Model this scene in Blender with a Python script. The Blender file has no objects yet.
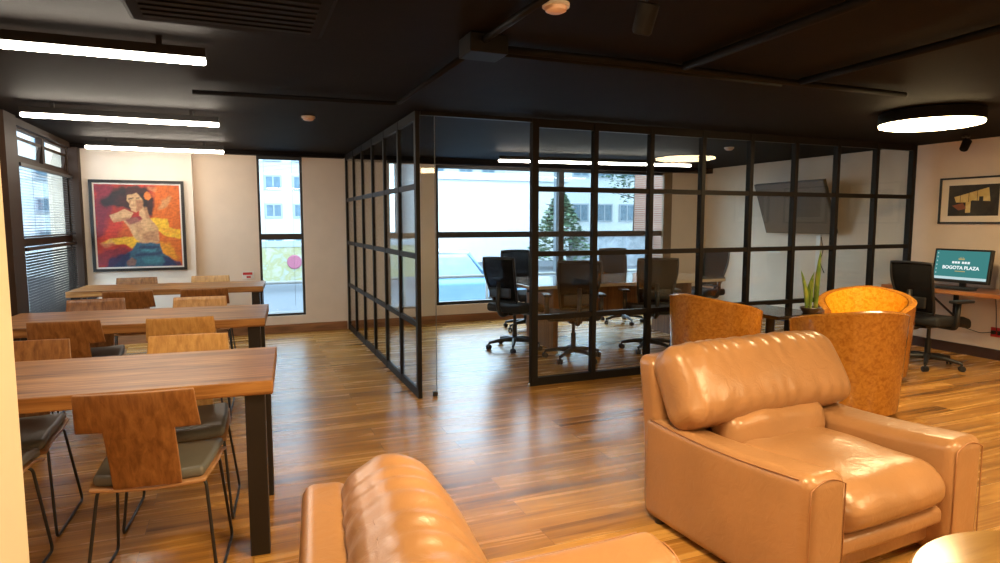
import bpy, math, random
from mathutils import Vector, Matrix, noise
random.seed(7)
sc = bpy.context.scene
COL = sc.collection
PI = math.pi
R = math.radians

# ------------------------------------------------------------------ materials
def new_mat(name):
    m = bpy.data.materials.new(name); m.use_nodes = True
    nt = m.node_tree
    return m, nt, nt.nodes, nt.links, nt.nodes['Principled BSDF']

def setp(b, **k):
    for key, v in k.items():
        n = key.replace('_', ' ').title()
        n = {'Ior': 'IOR', 'Specular Ior Level': 'Specular IOR Level'}.get(n, n)
        b.inputs[n].default_value = v

def c4(c): return (c[0], c[1], c[2], 1.0)

def plain(name, col, rough=.5, metal=0., spec=.5, bump=0., bscale=60., vary=.12, coat=0.):
    m, nt, N, L, b = new_mat(name)
    tc = N.new('ShaderNodeTexCoord')
    nz = N.new('ShaderNodeTexNoise'); nz.inputs['Scale'].default_value = 5.; nz.inputs['Detail'].default_value = 4.
    L.new(tc.outputs['Object'], nz.inputs['Vector'])
    rp = N.new('ShaderNodeValToRGB')
    rp.color_ramp.elements[0].position = .3; rp.color_ramp.elements[1].position = .7
    rp.color_ramp.elements[0].color = c4([v*(1-vary) for v in col])
    rp.color_ramp.elements[1].color = c4([min(1, v*(1+vary*.5)) for v in col])
    L.new(nz.outputs['Fac'], rp.inputs['Fac']); L.new(rp.outputs['Color'], b.inputs['Base Color'])
    setp(b, roughness=rough, metallic=metal, specular_ior_level=spec, coat_weight=coat)
    if coat: b.inputs['Coat Roughness'].default_value = .12
    if bump:
        n2 = N.new('ShaderNodeTexNoise'); n2.inputs['Scale'].default_value = bscale; n2.inputs['Detail'].default_value = 3.
        L.new(tc.outputs['Object'], n2.inputs['Vector'])
        bp = N.new('ShaderNodeBump'); bp.inputs['Strength'].default_value = bump; bp.inputs['Distance'].default_value = .01
        L.new(n2.outputs['Fac'], bp.inputs['Height']); L.new(bp.outputs['Normal'], b.inputs['Normal'])
    return m

def wood(name, dark, mid, light, axis='X', rough=.35, scale=1., coat=0., spec=.5, bump=.12):
    m, nt, N, L, b = new_mat(name)
    tc = N.new('ShaderNodeTexCoord'); mp = N.new('ShaderNodeMapping')
    s = {'X': (1.2, 14, 14), 'Y': (14, 1.2, 14), 'Z': (26, 26, .7)}[axis]
    mp.inputs['Scale'].default_value = [v*scale for v in s]
    L.new(tc.outputs['Object'], mp.inputs['Vector'])
    nz = N.new('ShaderNodeTexNoise'); nz.inputs['Scale'].default_value = 1.3; nz.inputs['Detail'].default_value = 7.
    nz.inputs['Roughness'].default_value = .62; nz.inputs['Distortion'].default_value = .5
    L.new(mp.outputs['Vector'], nz.inputs['Vector'])
    rp = N.new('ShaderNodeValToRGB'); e = rp.color_ramp.elements
    e[0].position = .32; e[0].color = c4(dark); e[1].position = .72; e[1].color = c4(light)
    k = e.new(.5); k.color = c4(mid)
    L.new(nz.outputs['Fac'], rp.inputs['Fac']); L.new(rp.outputs['Color'], b.inputs['Base Color'])
    setp(b, roughness=rough, coat_weight=coat, specular_ior_level=spec)
    if coat: b.inputs['Coat Roughness'].default_value = .15 if coat < 1 else .05
    bp = N.new('ShaderNodeBump'); bp.inputs['Strength'].default_value = bump; bp.inputs['Distance'].default_value = .004
    L.new(nz.outputs['Fac'], bp.inputs['Height']); L.new(bp.outputs['Normal'], b.inputs['Normal'])
    return m

def floor_mat():
    m, nt, N, L, b = new_mat('floor_planks')
    tc = N.new('ShaderNodeTexCoord')
    br = N.new('ShaderNodeTexBrick')
    br.offset = .37; br.offset_frequency = 2
    br.inputs['Scale'].default_value = 1.
    br.inputs['Brick Width'].default_value = 1.25; br.inputs['Row Height'].default_value = .16
    br.inputs['Mortar Size'].default_value = .001; br.inputs['Mortar Smooth'].default_value = .2
    br.inputs['Bias'].default_value = 0.
    br.inputs['Color1'].default_value = (0, 0, 0, 1); br.inputs['Color2'].default_value = (1, 1, 1, 1)
    br.inputs['Mortar'].default_value = (.35, .35, .35, 1)
    L.new(tc.outputs['Object'], br.inputs['Vector'])
    mp = N.new('ShaderNodeMapping'); mp.inputs['Scale'].default_value = (.5, 8., 1.)
    L.new(tc.outputs['Object'], mp.inputs['Vector'])
    # shift the grain from plank to plank
    sh = N.new('ShaderNodeVectorMath'); sh.operation = 'MULTIPLY_ADD'
    sh.inputs[1].default_value = (7.3, 3.1, 5.); L.new(br.outputs['Color'], sh.inputs[0]); L.new(mp.outputs['Vector'], sh.inputs[2])
    nz = N.new('ShaderNodeTexNoise'); nz.inputs['Scale'].default_value = 1.6; nz.inputs['Detail'].default_value = 8.
    nz.inputs['Roughness'].default_value = .6; nz.inputs['Distortion'].default_value = .7
    L.new(sh.outputs[0], nz.inputs['Vector'])
    ad = N.new('ShaderNodeMath'); ad.operation = 'MULTIPLY_ADD'; ad.inputs[1].default_value = .15
    L.new(br.outputs['Color'], ad.inputs[0]); L.new(nz.outputs['Fac'], ad.inputs[2])
    rp = N.new('ShaderNodeValToRGB'); e = rp.color_ramp.elements
    e[0].position = .36; e[0].color = (.17, .072, .016, 1); e[1].position = .86; e[1].color = (.78, .45, .13, 1)
    k = e.new(.56); k.color = (.44, .205, .045, 1)
    k = e.new(.70); k.color = (.60, .315, .078, 1)
    L.new(ad.outputs[0], rp.inputs['Fac'])
    mx = N.new('ShaderNodeMix'); mx.data_type = 'RGBA'
    L.new(br.outputs['Fac'], mx.inputs[0]); L.new(rp.outputs['Color'], mx.inputs[6]); mx.inputs[7].default_value = (.13, .055, .02, 1)
    L.new(mx.outputs[2], b.inputs['Base Color'])
    setp(b, roughness=.26, specular_ior_level=.7)
    rr = N.new('ShaderNodeMapRange'); rr.inputs[3].default_value = .20; rr.inputs[4].default_value = .33
    L.new(nz.outputs['Fac'], rr.inputs[0]); L.new(rr.outputs[0], b.inputs['Roughness'])
    bp = N.new('ShaderNodeBump'); bp.inputs['Strength'].default_value = .08; bp.inputs['Distance'].default_value = .004
    L.new(nz.outputs['Fac'], bp.inputs['Height']); L.new(bp.outputs['Normal'], b.inputs['Normal'])
    return m

def leather(name, col, rough=.33):
    m, nt, N, L, b = new_mat(name)
    tc = N.new('ShaderNodeTexCoord')
    nz = N.new('ShaderNodeTexNoise'); nz.inputs['Scale'].default_value = 3.; nz.inputs['Detail'].default_value = 5.
    L.new(tc.outputs['Object'], nz.inputs['Vector'])
    rp = N.new('ShaderNodeValToRGB'); e = rp.color_ramp.elements
    e[0].position = .3; e[0].color = c4([v*.82 for v in col]); e[1].position = .7; e[1].color = c4([v*1.08 for v in col])
    L.new(nz.outputs['Fac'], rp.inputs['Fac']); L.new(rp.outputs['Color'], b.inputs['Base Color'])
    setp(b, roughness=rough, specular_ior_level=.5)
    fine = N.new('ShaderNodeTexNoise'); fine.inputs['Scale'].default_value = 240.; fine.inputs['Detail'].default_value = 2.
    L.new(tc.outputs['Object'], fine.inputs['Vector'])
    fold = N.new('ShaderNodeTexNoise'); fold.inputs['Scale'].default_value = 16.; fold.inputs['Detail'].default_value = 4.; fold.inputs['Distortion'].default_value = 1.6
    L.new(tc.outputs['Object'], fold.inputs['Vector'])
    b1 = N.new('ShaderNodeBump'); b1.inputs['Strength'].default_value = .08; b1.inputs['Distance'].default_value = .002
    L.new(fine.outputs['Fac'], b1.inputs['Height'])
    b2 = N.new('ShaderNodeBump'); b2.inputs['Strength'].default_value = .22; b2.inputs['Distance'].default_value = .010
    L.new(fold.outputs['Fac'], b2.inputs['Height']); L.new(b1.outputs['Normal'], b2.inputs['Normal'])
    L.new(b2.outputs['Normal'], b.inputs['Normal'])
    return m

def burl(name, dark, mid, light, rough=.22):
    m, nt, N, L, b = new_mat(name)
    tc = N.new('ShaderNodeTexCoord')
    nz = N.new('ShaderNodeTexNoise'); nz.inputs['Scale'].default_value = 38.; nz.inputs['Detail'].default_value = 6.; nz.inputs['Distortion'].default_value = .8
    L.new(tc.outputs['Object'], nz.inputs['Vector'])
    rp = N.new('ShaderNodeValToRGB'); e = rp.color_ramp.elements
    e[0].position = .34; e[0].color = c4(dark); e[1].position = .68; e[1].color = c4(light)
    k = e.new(.47); k.color = c4(mid)
    L.new(nz.outputs['Fac'], rp.inputs['Fac']); L.new(rp.outputs['Color'], b.inputs['Base Color'])
    setp(b, roughness=rough, coat_weight=.3); b.inputs['Coat Roughness'].default_value = .12
    return m

def glass(name, tint=(.93, .955, .95), refl=.04):
    m = bpy.data.materials.new(name); m.use_nodes = True
    nt = m.node_tree; N = nt.nodes; L = nt.links; N.clear()
    out = N.new('ShaderNodeOutputMaterial'); mix = N.new('ShaderNodeMixShader')
    tr = N.new('ShaderNodeBsdfTransparent'); tr.inputs[0].default_value = c4(tint)
    gl = N.new('ShaderNodeBsdfGlossy'); gl.inputs['Roughness'].default_value = 0.
    ge = N.new('ShaderNodeNewGeometry'); dt = N.new('ShaderNodeVectorMath'); dt.operation = 'DOT_PRODUCT'
    L.new(ge.outputs['Normal'], dt.inputs[0]); L.new(ge.outputs['Incoming'], dt.inputs[1])
    ab = N.new('ShaderNodeMath'); ab.operation = 'ABSOLUTE'; L.new(dt.outputs['Value'], ab.inputs[0])
    om = N.new('ShaderNodeMath'); om.operation = 'SUBTRACT'; om.inputs[0].default_value = 1.; L.new(ab.outputs[0], om.inputs[1])
    pw = N.new('ShaderNodeMath'); pw.operation = 'POWER'; pw.inputs[1].default_value = 5.; L.new(om.outputs[0], pw.inputs[0])
    ma = N.new('ShaderNodeMath'); ma.operation = 'MULTIPLY_ADD'; ma.inputs[1].default_value = 1-refl; ma.inputs[2].default_value = refl
    L.new(pw.outputs[0], ma.inputs[0])
    L.new(ma.outputs[0], mix.inputs[0]); L.new(tr.outputs[0], mix.inputs[1]); L.new(gl.outputs[0], mix.inputs[2])
    L.new(mix.outputs[0], out.inputs[0])
    return m

def emit(name, col, s):
    m = bpy.data.materials.new(name); m.use_nodes = True
    N = m.node_tree.nodes; L = m.node_tree.links; N.clear()
    out = N.new('ShaderNodeOutputMaterial'); e = N.new('ShaderNodeEmission')
    e.inputs[0].default_value = c4(col); e.inputs[1].default_value = s
    L.new(e.outputs[0], out.inputs[0]); return m

def mesh_fabric(name, col, alpha):
    m, nt, N, L, b = new_mat(name)
    setp(b, base_color=c4(col), roughness=.9, specular_ior_level=.15)
    tr = N.new('ShaderNodeBsdfTransparent'); mix = N.new('ShaderNodeMixShader'); mix.inputs[0].default_value = alpha
    L.new(tr.outputs[0], mix.inputs[1]); L.new(b.outputs[0], mix.inputs[2])
    L.new(mix.outputs[0], N['Material Output'].inputs[0]); return m

def tile_noise_mat(name, cols, scale=3., rough=.6, stretch=(1, 1, 1)):
    m, nt, N, L, b = new_mat(name)
    tc = N.new('ShaderNodeTexCoord'); mp = N.new('ShaderNodeMapping'); mp.inputs['Scale'].default_value = stretch
    L.new(tc.outputs['Object'], mp.inputs['Vector'])
    nz = N.new('ShaderNodeTexNoise'); nz.inputs['Scale'].default_value = scale; nz.inputs['Detail'].default_value = 5.; nz.inputs['Distortion'].default_value = .8
    L.new(mp.outputs['Vector'], nz.inputs['Vector'])
    rp = N.new('ShaderNodeValToRGB'); e = rp.color_ramp.elements
    n = len(cols)
    e[0].position = .3; e[0].color = c4(cols[0]); e[1].position = .7; e[1].color = c4(cols[-1])
    for i in range(1, n-1):
        k = e.new(.3+.4*i/(n-1)); k.color = c4(cols[i])
    L.new(nz.outputs['Fac'], rp.inputs['Fac']); L.new(rp.outputs['Color'], b.inputs['Base Color'])
    setp(b, roughness=rough); return m

def brick_mat():
    m, nt, N, L, b = new_mat('red_brick')
    tc = N.new('ShaderNodeTexCoord'); mp = N.new('ShaderNodeMapping'); mp.inputs['Rotation'].default_value = (R(90), 0, 0)
    L.new(tc.outputs['Object'], mp.inputs['Vector'])
    br = N.new('ShaderNodeTexBrick'); br.inputs['Scale'].default_value = 1.; br.inputs['Brick Width'].default_value = .3; br.inputs['Row Height'].default_value = .1
    br.inputs['Mortar Size'].default_value = .02
    br.inputs['Color1'].default_value = (.16, .055, .035, 1); br.inputs['Color2'].default_value = (.24, .10, .065, 1); br.inputs['Mortar'].default_value = (.22, .17, .14, 1)
    L.new(mp.outputs['Vector'], br.inputs['Vector']); L.new(br.outputs['Color'], b.inputs['Base Color']); setp(b, roughness=.9)
    return m

M = {}
M['wall'] = plain('wall_cream', (.74, .60, .475), .75, vary=.04, bump=.04, bscale=120)
M['wallw'] = plain('wall_white', (.78, .69, .60), .75, vary=.03, bump=.04, bscale=120)
M['col'] = plain('wall_column', (.80, .67, .50), .7, vary=.03)
M['ceil'] = plain('ceiling_black', (.007, .0045, .0034), .7, spec=.08, vary=.25, bump=.05, bscale=30)
M['black'] = plain('black_metal', (.012, .010, .010), .38, vary=.1)
M['frame'] = plain('frame_black', (.010, .008, .007), .5, spec=.18, vary=.1)
M['brown'] = plain('window_brown', (.040, .022, .014), .6, spec=.2, vary=.15)
M['tan'] = plain('window_tan', (.16, .105, .055), .5, vary=.1)
M['pipe'] = plain('pipe_black', (.006, .005, .005), .6, spec=.12)
M['dark'] = plain('dark_plastic', (.014, .014, .015), .45, vary=.1)
M['grey_plastic'] = plain('grey_plastic', (.16, .16, .15), .45)
M['white_plastic'] = plain('white_plastic', (.75, .70, .64), .4, vary=.03)
M['pink_plastic'] = plain('detector_shell', (.70, .50, .42), .4, vary=.05)
M['red_plastic'] = plain('red_plastic', (.55, .03, .03), .35)
M['floor'] = floor_mat()
M['base'] = wood('baseboard_wood', (.16, .06, .02), (.28, .115, .045), (.40, .18, .075), 'X', .4)
M['tabletop'] = wood('table_walnut', (.10, .036, .009), (.30, .125, .035), (.55, .28, .09), 'X', .40, 1., 0., .35)
M['tableedge'] = wood('table_edge', (.05, .016, .006), (.20, .075, .025), (.42, .19, .07), 'X', .4, 2.2)
M['ply'] = wood('chair_plywood', (.15, .055, .016), (.25, .10, .030), (.36, .16, .052), 'Z', .28, 1.3, .15)
M['ply_lit'] = wood('chair_plywood_lit', (.46, .22, .065), (.60, .32, .10), (.72, .42, .15), 'Z', .3, 1.3, .15)  # same chair plywood, with the light of the bar lamps put into its colour
M['plyedge'] = wood('ply_edge', (.26, .12, .05), (.36, .18, .08), (.46, .25, .12), 'X', .45)
M['seatpad'] = plain('grey_vinyl', (.13, .125, .11), .42, vary=.12)
M['leather'] = leather('tan_leather', (.385, .195, .086), .28)
M['piping'] = plain('piping_leather', (.34, .15, .06), .4)
M['foot'] = plain('dark_foot', (.02, .012, .008), .4)
M['tub_out'] = burl('burl_brown', (.36, .125, .016), (.46, .180, .024), (.56, .235, .036))
M['tub_in'] = burl('burl_amber', (.74, .30, .012), (.88, .42, .022), (.95, .52, .05), .22)
M['glass'] = glass('partition_glass', (.93, .955, .95), .03)
M['wglass'] = glass('window_glass', (.95, .975, .97), .012)
M['conf'] = wood('meeting_table_wood', (.50, .38, .28), (.62, .50, .39), (.70, .58, .47), 'X', .12, .8, 1., bump=0)
M['confleg'] = wood('meeting_table_panel', (.10, .037, .013), (.20, .08, .03), (.30, .13, .05), 'Z', .35)
M['desk'] = wood('desk_wood', (.18, .055, .016), (.34, .125, .040), (.48, .21, .075), 'Y', .3, 1., .2)
M['mesh'] = mesh_fabric('chair_mesh', (.008, .008, .009), .90)
M['fabric'] = plain('chair_fabric', (.014, .014, .016), .75, vary=.15, bump=.1, bscale=300)
M['darkglass'] = plain('dark_tabletop', (.020, .014, .010), .07, vary=.1)
M['coffee'] = wood('coffee_wood', (.17, .085, .022), (.24, .13, .036), (.31, .18, .055), 'X', .16, .7, .4)
M['leaf'] = tile_noise_mat('plant_leaf', [(.05, .13, .02), (.16, .24, .03), (.42, .40, .06)], 8., .4, (3, 3, 1))
M['pot'] = plain('plant_pot', (.06, .045, .035), .4)
M['soil'] = plain('soil', (.03, .02, .012), .9, bump=.5, bscale=60)
M['lampw'] = emit('lamp_warm', (1., .73, .38), 36.)
M['lampbar'] = emit('lamp_bar', (1., .88, .72), 50.)
M['blind'] = plain('blind_slat', (.030, .026, .024), .4)
M['blindlight'] = plain('blind_slat_grey', (.22, .23, .24), .4)
M['tv'] = plain('tv_screen', (.12, .085, .055), .35, vary=.08)
M['steel'] = plain('steel', (.5, .5, .5), .25, 1.)
M['matboard'] = plain('mat_board', (.80, .70, .56), .8, vary=.02)

# ------------------------------------------------------------------ geometry
class MB:
    def __init__(s): s.v = []; s.f = []; s.m = []; s.cur = 0
    def add(s, vs, fs, T=None):
        o = len(s.v)
        for p in vs:
            p = Vector(p)
            if T is not None: p = T @ p
            s.v.append(p)
        for f in fs: s.f.append([i+o for i in f]); s.m.append(s.cur)
        return s
    def box(s, x0, x1, y0, y1, z0, z1, T=None):
        vs = [(x, y, z) for x in (x0, x1) for y in (y0, y1) for z in (z0, z1)]
        fs = [(0, 1, 3, 2), (4, 6, 7, 5), (0, 4, 5, 1), (2, 3, 7, 6), (0, 2, 6, 4), (1, 5, 7, 3)]
        return s.add(vs, fs, T)
    def prism(s, poly, h0, h1, T=None):            # polygon in XY extruded in Z
        n = len(poly)
        a = sum(poly[i][0]*poly[(i+1) % n][1]-poly[(i+1) % n][0]*poly[i][1] for i in range(n))
        if a < 0: poly = poly[::-1]
        vs = [(x, y, h0) for x, y in poly]+[(x, y, h1) for x, y in poly]
        fs = [list(range(n))[::-1], list(range(n, 2*n))]+[(i, (i+1) % n, n+(i+1) % n, n+i) for i in range(n)]
        return s.add(vs, fs, T)
    def tube(s, pts, r, n=8, closed=False, T=None, flat=1.):
        P = [Vector(p) for p in pts]; k = len(P)
        rs = r if isinstance(r, (list, tuple)) else [r]*k
        vs = []; prev = None
        for i in range(k):
            a = P[i-1] if (i > 0 or closed) else P[i]
            b = P[(i+1) % k] if (i < k-1 or closed) else P[i]
            t = (b-a).normalized()
            if prev is None:
                up = Vector((0, 0, 1)) if abs(t.z) < .9 else Vector((1, 0, 0))
                u = t.cross(up).normalized()
            else:
                u = (prev-t*prev.dot(t)).normalized()
            prev = u; w = t.cross(u)
            for j in range(n):
                an = 2*PI*j/n
                vs.append(P[i]+u*math.cos(an)*rs[i]+w*math.sin(an)*rs[i]*flat)
        fs = []
        for i in range(k if closed else k-1):
            for j in range(n):
                a = i*n+j; b = i*n+(j+1) % n; c = ((i+1) % k)*n+(j+1) % n; d = ((i+1) % k)*n+j
                fs.append((a, b, c, d))
        if not closed:
            fs.append(list(range(n))[::-1]); fs.append([(k-1)*n+j for j in range(n)])
        return s.add(vs, fs, T)
    def lathe(s, prof, n=32, T=None, cap=True):
        vs = []
        for r, z in prof:
            for j in range(n):
                a = 2*PI*j/n; vs.append((r*math.cos(a), r*math.sin(a), z))
        fs = []
        for i in range(len(prof)-1):
            for j in range(n):
                fs.append((i*n+j, i*n+(j+1) % n, (i+1)*n+(j+1) % n, (i+1)*n+j))
        if cap:
            fs.append([j for j in range(n)][::-1]); fs.append([(len(prof)-1)*n+j for j in range(n)])
        return s.add(vs, fs, T)
    def rbox(s, sx, sy, sz, r, n=10, fn=None, T=None):   # rounded box, half sizes, deform fn(p)->p
        S = (sx, sy, sz)
        idx = {}; vs = []; fs = []
        def coord(t, h):   # denser near the rounded rim
            rr = min(r, h)
            return t
        def param(h):
            rr = min(r, h*.999)
            seg = 4
            k = max(2, n-2*seg)
            arr = [-h+rr*(1-math.cos(PI/2*i/seg)) if False else -h+rr*i/seg for i in range(seg)]
            arr += [-h+rr+(2*h-2*rr)*i/k for i in range(k+1)]
            arr += [h-rr+rr*i/seg for i in range(1, seg+1)]
            return arr
        A = [param(h) for h in S]
        def vert(p):
            key = tuple(round(c, 6) for c in p)
            if key in idx: return idx[key]
            q = Vector(p)
            inn = Vector([max(-(S[i]-min(r, S[i])), min(S[i]-min(r, S[i]), q[i])) for i in range(3)])
            d = q-inn
            if d.length > 1e-9:
                mx = max(abs(c) for c in d)
                dd = Vector([math.tan(c/mx*PI/4) if mx > 0 else 0 for c in d])
                q = inn+dd.normalized()*mx
            if fn: q = Vector(fn(q))
            idx[key] = len(vs); vs.append(q); return idx[key]
        for ax in range(3):
            b, c = (ax+1) % 3, (ax+2) % 3
            for sg in (-1, 1):
                for i in range(len(A[b])-1):
                    for j in range(len(A[c])-1):
                        q = []
                        for (u, w) in ((i, j), (i+1, j), (i+1, j+1), (i, j+1)):
                            p = [0, 0, 0]; p[ax] = sg*S[ax]; p[b] = A[b][u]; p[c] = A[c][w]; q.append(vert(p))
                        fs.append(q if sg > 0 else q[::-1])
        return s.add(vs, fs, T)

def obj(name, mb, mat, parent=None, smooth=False, bevel=0., sub=0, angle=None):
    me = bpy.data.meshes.new(name)
    me.from_pydata([tuple(v) for v in mb.v], [], mb.f)
    mats = mat if isinstance(mat, (list, tuple)) else [mat]
    for m in mats: me.materials.append(m)
    if len(mats) > 1:
        for p, i in zip(me.polygons, mb.m): p.material_index = i
    me.validate(); me.update()
    if smooth:
        for p in me.polygons: p.use_smooth = True
        if angle: me.set_sharp_from_angle(angle=R(angle))
    o = bpy.data.objects.new(name, me); COL.objects.link(o)
    if parent: o.parent = parent
    if bevel:
        b = o.modifiers.new('bevel', 'BEVEL'); b.width = bevel; b.segments = 2; b.limit_method = 'ANGLE'; b.angle_limit = R(40)
    if sub:
        b = o.modifiers.new('sub', 'SUBSURF'); b.levels = sub; b.render_levels = sub
    return o

def tag(o, label=None, cat=None, group=None, kind=None):
    if label: o['label'] = label
    if cat: o['category'] = cat
    if group: o['group'] = group
    if kind: o['kind'] = kind
    return o

def thing(name, label, cat, loc=(0, 0, 0), rz=0, group=None):
    o = bpy.data.objects.new(name, None); COL.objects.link(o)
    o.location = loc; o.rotation_euler = (0, 0, rz); o.empty_display_size = .1
    return tag(o, label, cat, group)

def struct(name, mb, mat, parent=None, **k):
    o = obj(name, mb, mat, parent, **k)
    if not parent: o['kind'] = 'structure'
    return o

def dup(root, loc, rz, label, group=None):
    r = root.copy(); COL.objects.link(r); r.location = loc; r.rotation_euler = (0, 0, rz); r['label'] = label
    if group: r['group'] = group
    for ch in list(root.children):
        c = ch.copy(); COL.objects.link(c); c.parent = r
        for g in ch.children:
            d = g.copy(); COL.objects.link(d); d.parent = c
    return r

def TR(x, y, z, rx=0, ry=0, rz=0):
    return Matrix.Translation((x, y, z)) @ Matrix.Rotation(rz, 4, 'Z') @ Matrix.Rotation(ry, 4, 'Y') @ Matrix.Rotation(rx, 4, 'X')

def fillet(pts, r, n=4):
    """round the inner corners of a polyline"""
    P = [Vector(p) for p in pts]; out = [P[0]]
    for i in range(1, len(P)-1):
        a = P[i-1]-P[i]; b = P[i+1]-P[i]
        d = min(r, a.length*.45, b.length*.45)
        p0 = P[i]+a.normalized()*d; p1 = P[i]+b.normalized()*d
        for k in range(n+1):
            t = k/n; out.append(p0*(1-t)**2+P[i]*2*t*(1-t)+p1*t*t)
    out.append(P[-1]); return out

# ------------------------------------------------------------------ room shell
CZ = 2.31          # ceiling
XL, XR, YB, YF = -1.75, 7.25, 8.55, -3.2
PX, PY = 1.305, 4.93   # glass partition corner
T = .2
b = MB().box(XL-T, XR+T, YF-T, YB+T, -.08, 0); struct('floor', b, M['floor'])
b = MB().box(XL-T, XR+T, YF-T, YB+T, CZ, CZ+.1); struct('ceiling', b, M['ceil'])
# back wall around two windows
W1 = (.205, .75, .22, 2.27); W2 = (2.53, 6.50, .25, 2.23)
b = MB()
b.box(XL-T, W1[0], YB, YB+T, 0, CZ); b.box(W1[0], W1[1], YB, YB+T, 0, W1[2]); b.box(W1[0], W1[1], YB, YB+T, W1[3], CZ)
b.box(W1[1], W2[0], YB, YB+T, 0, CZ); b.box(W2[0], W2[1], YB, YB+T, 0, W2[2]); b.box(W2[0], W2[1], YB, YB+T, W2[3], CZ)
b.box(W2[1], XR+T, YB, YB+T, 0, CZ)
struct('wall_back', b, M['wall'])
b = MB().box(XL, -.52, YB-.10, YB, 0, CZ); struct('wall_projection', b, M['wallw'])
# right wall, near wall
b = MB().box(XR, XR+T, YF-T, YB, 0, CZ); struct('wall_right', b, M['wall'])
b = MB().box(XL-T, XR, YF-T, YF, 0, CZ); struct('wall_front', b, M['wall'])
# left wall with one tall window
LW = (6.42, 8.36, .02, 2.295)
b = MB()
b.box(XL-T, XL, YF, LW[0], 0, CZ); b.box(XL-T, XL, LW[0], LW[1], LW[3], CZ); b.box(XL-T, XL, LW[1], YB, 0, CZ)
b.box(XL-T, XL, LW[0], LW[1], 0, LW[2])
struct('wall_left', b, M['wall'])
b = MB().box(-1.0, -.50, 1.36, 1.77, 0, CZ); struct('wall_column', b, M['col'], bevel=.004)
# dark ceiling drop above the windows
b = MB().box(XL, PX-.03, YB-.13, YB, CZ-.05, CZ); b.box(PX+.03, XR, YB-.13, YB, CZ-.08, CZ); struct('trim_1', b, M['ceil'])
# baseboards
b = MB().box(-.52, PX-.03, YB-.018, YB, 0, .11); b.box(PX+.03, XR-.02, YB-.018, YB, 0, .11); struct('baseboard_back', b, M['base'], bevel=.003)
b = MB().box(XR-.018, XR, YF, YB-.02, 0, .11); struct('baseboard_right', b, plain('baseboard_dark', (.045, .020, .012), .4))
b = MB().box(XL, -.52, YB-.118, YB-.1, 0, .11); struct('baseboard_projection', b, M['base'])

# ---- window 1 (narrow, back wall)
def window(name, x0, x1, z0, z1, y, mullions, rails, fr, depth, mat):
    w = bpy.data.objects.new(name, None); COL.objects.link(w); w['kind'] = 'structure'; w.location = (x0, y, z0)
    W, H = x1-x0, z1-z0
    f = MB()
    f.box(0, W, 0, depth, 0, fr); f.box(0, W, 0, depth, H-fr, H)
    f.box(0, fr, 0, depth, fr, H-fr); f.box(W-fr, W, 0, depth, fr, H-fr)
    obj('window_frame', f, mat, w, bevel=.003)
    if mullions:
        for (mx, mw) in mullions:
            obj('mullion', MB().box(mx-x0-mw/2, mx-x0+mw/2, -.005, depth+.005, fr, H-fr), mat, w)
    for rz, rh in rails:
        obj('transom_rail', MB().box(fr, W-fr, .005, depth-.005, rz-z0-rh/2, rz-z0+rh/2), mat, w)
    obj('window_glass', MB().box(fr*.7, W-fr*.7, depth*.45, depth*.45+.008, fr*.7, H-fr*.7), M['wglass'], w)
    return w
window('window_1', W1[0], W1[1], W1[2], W1[3], YB+.03, [], [(1.245, .075)], .03, .07, M['black'])
window('window_2', W2[0], W2[1], W2[2], W2[3], YB+.03, [(4.52, .085)], [(1.25, .085)], .045, .08, M['black'])
# tan side post at the right end of window 2 and dark post left of window 1
b = MB().box(6.36, 6.52, YB-.03, YB+.02, .11, CZ-.08); struct('trim_2', b, M['tan'], bevel=.004)
# ---- window 3 (left wall): frame, transom lights tilted in, blinds
w3 = bpy.data.objects.new('window_3', None); COL.objects.link(w3); w3['kind'] = 'structure'; w3.location = (XL, LW[0], 0)
WL = LW[1]-LW[0]; fx0, fx1 = -.055, -.01
f = MB(); f.box(fx0, .0, 0, .10, LW[2], LW[3]); f.box(fx0, fx1, WL-.045, WL, LW[2], LW[3])
f.box(fx0, fx1, .10, WL-.045, LW[2], LW[2]+.07); f.box(fx0, fx1, .10, WL-.045, LW[3]-.06, LW[3]); obj('window_frame', f, M['brown'], w3, bevel=.003)
obj('transom_rail', MB().box(fx0, fx1+.012, .10, WL-.045, 1.22, 1.29), M['brown'], w3)
obj('transom_rail', MB().box(fx0, fx1+.012, .10, WL-.045, 1.93, 1.99), M['brown'], w3)
obj('mullion', MB().box(fx0, fx1+.01, WL*.52-.035, WL*.52+.035, 1.99, LW[3]-.06), M['brown'], w3)
obj('window_glass', MB().box(-.038, -.030, .09, WL-.035, LW[2]+.06, 1.94), M['wglass'], w3)
for a in (0, 1):
    y0 = (.105, WL*.52+.04)[a]; y1 = (WL*.52-.04, WL-.05)[a]
    Tm = TR(-.045, 0, 1.995, 0, R(9), 0)
    sh = MB(); sh.box(-.012, .012, y0, y1, 0, .025, Tm); sh.box(-.012, .012, y0, y1, .155, .18, Tm); sh.box(-.012, .012, y0, y0+.025, .025, .155, Tm); sh.box(-.012, .012, y1-.025, y1, .025, .155, Tm)
    s_ = obj('transom_sash', sh, M['brown'], w3)
    obj('window_glass', MB().box(-.004, .004, y0+.02, y1-.02, .02, .16, Tm), M['wglass'], s_)
b = MB().box(XL, XL+.10, 8.33, YB-.10, 0, CZ-.05); struct('trim_3', b, M['brown'], bevel=.004)
b = MB().box(XL, XL+.06, LW[0]-.3, LW[0]+.0, 0, CZ); b.box(XL, XL+.03, LW[0], 8.33, 2.25, CZ); struct('trim_4', b, M['brown'])

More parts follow.
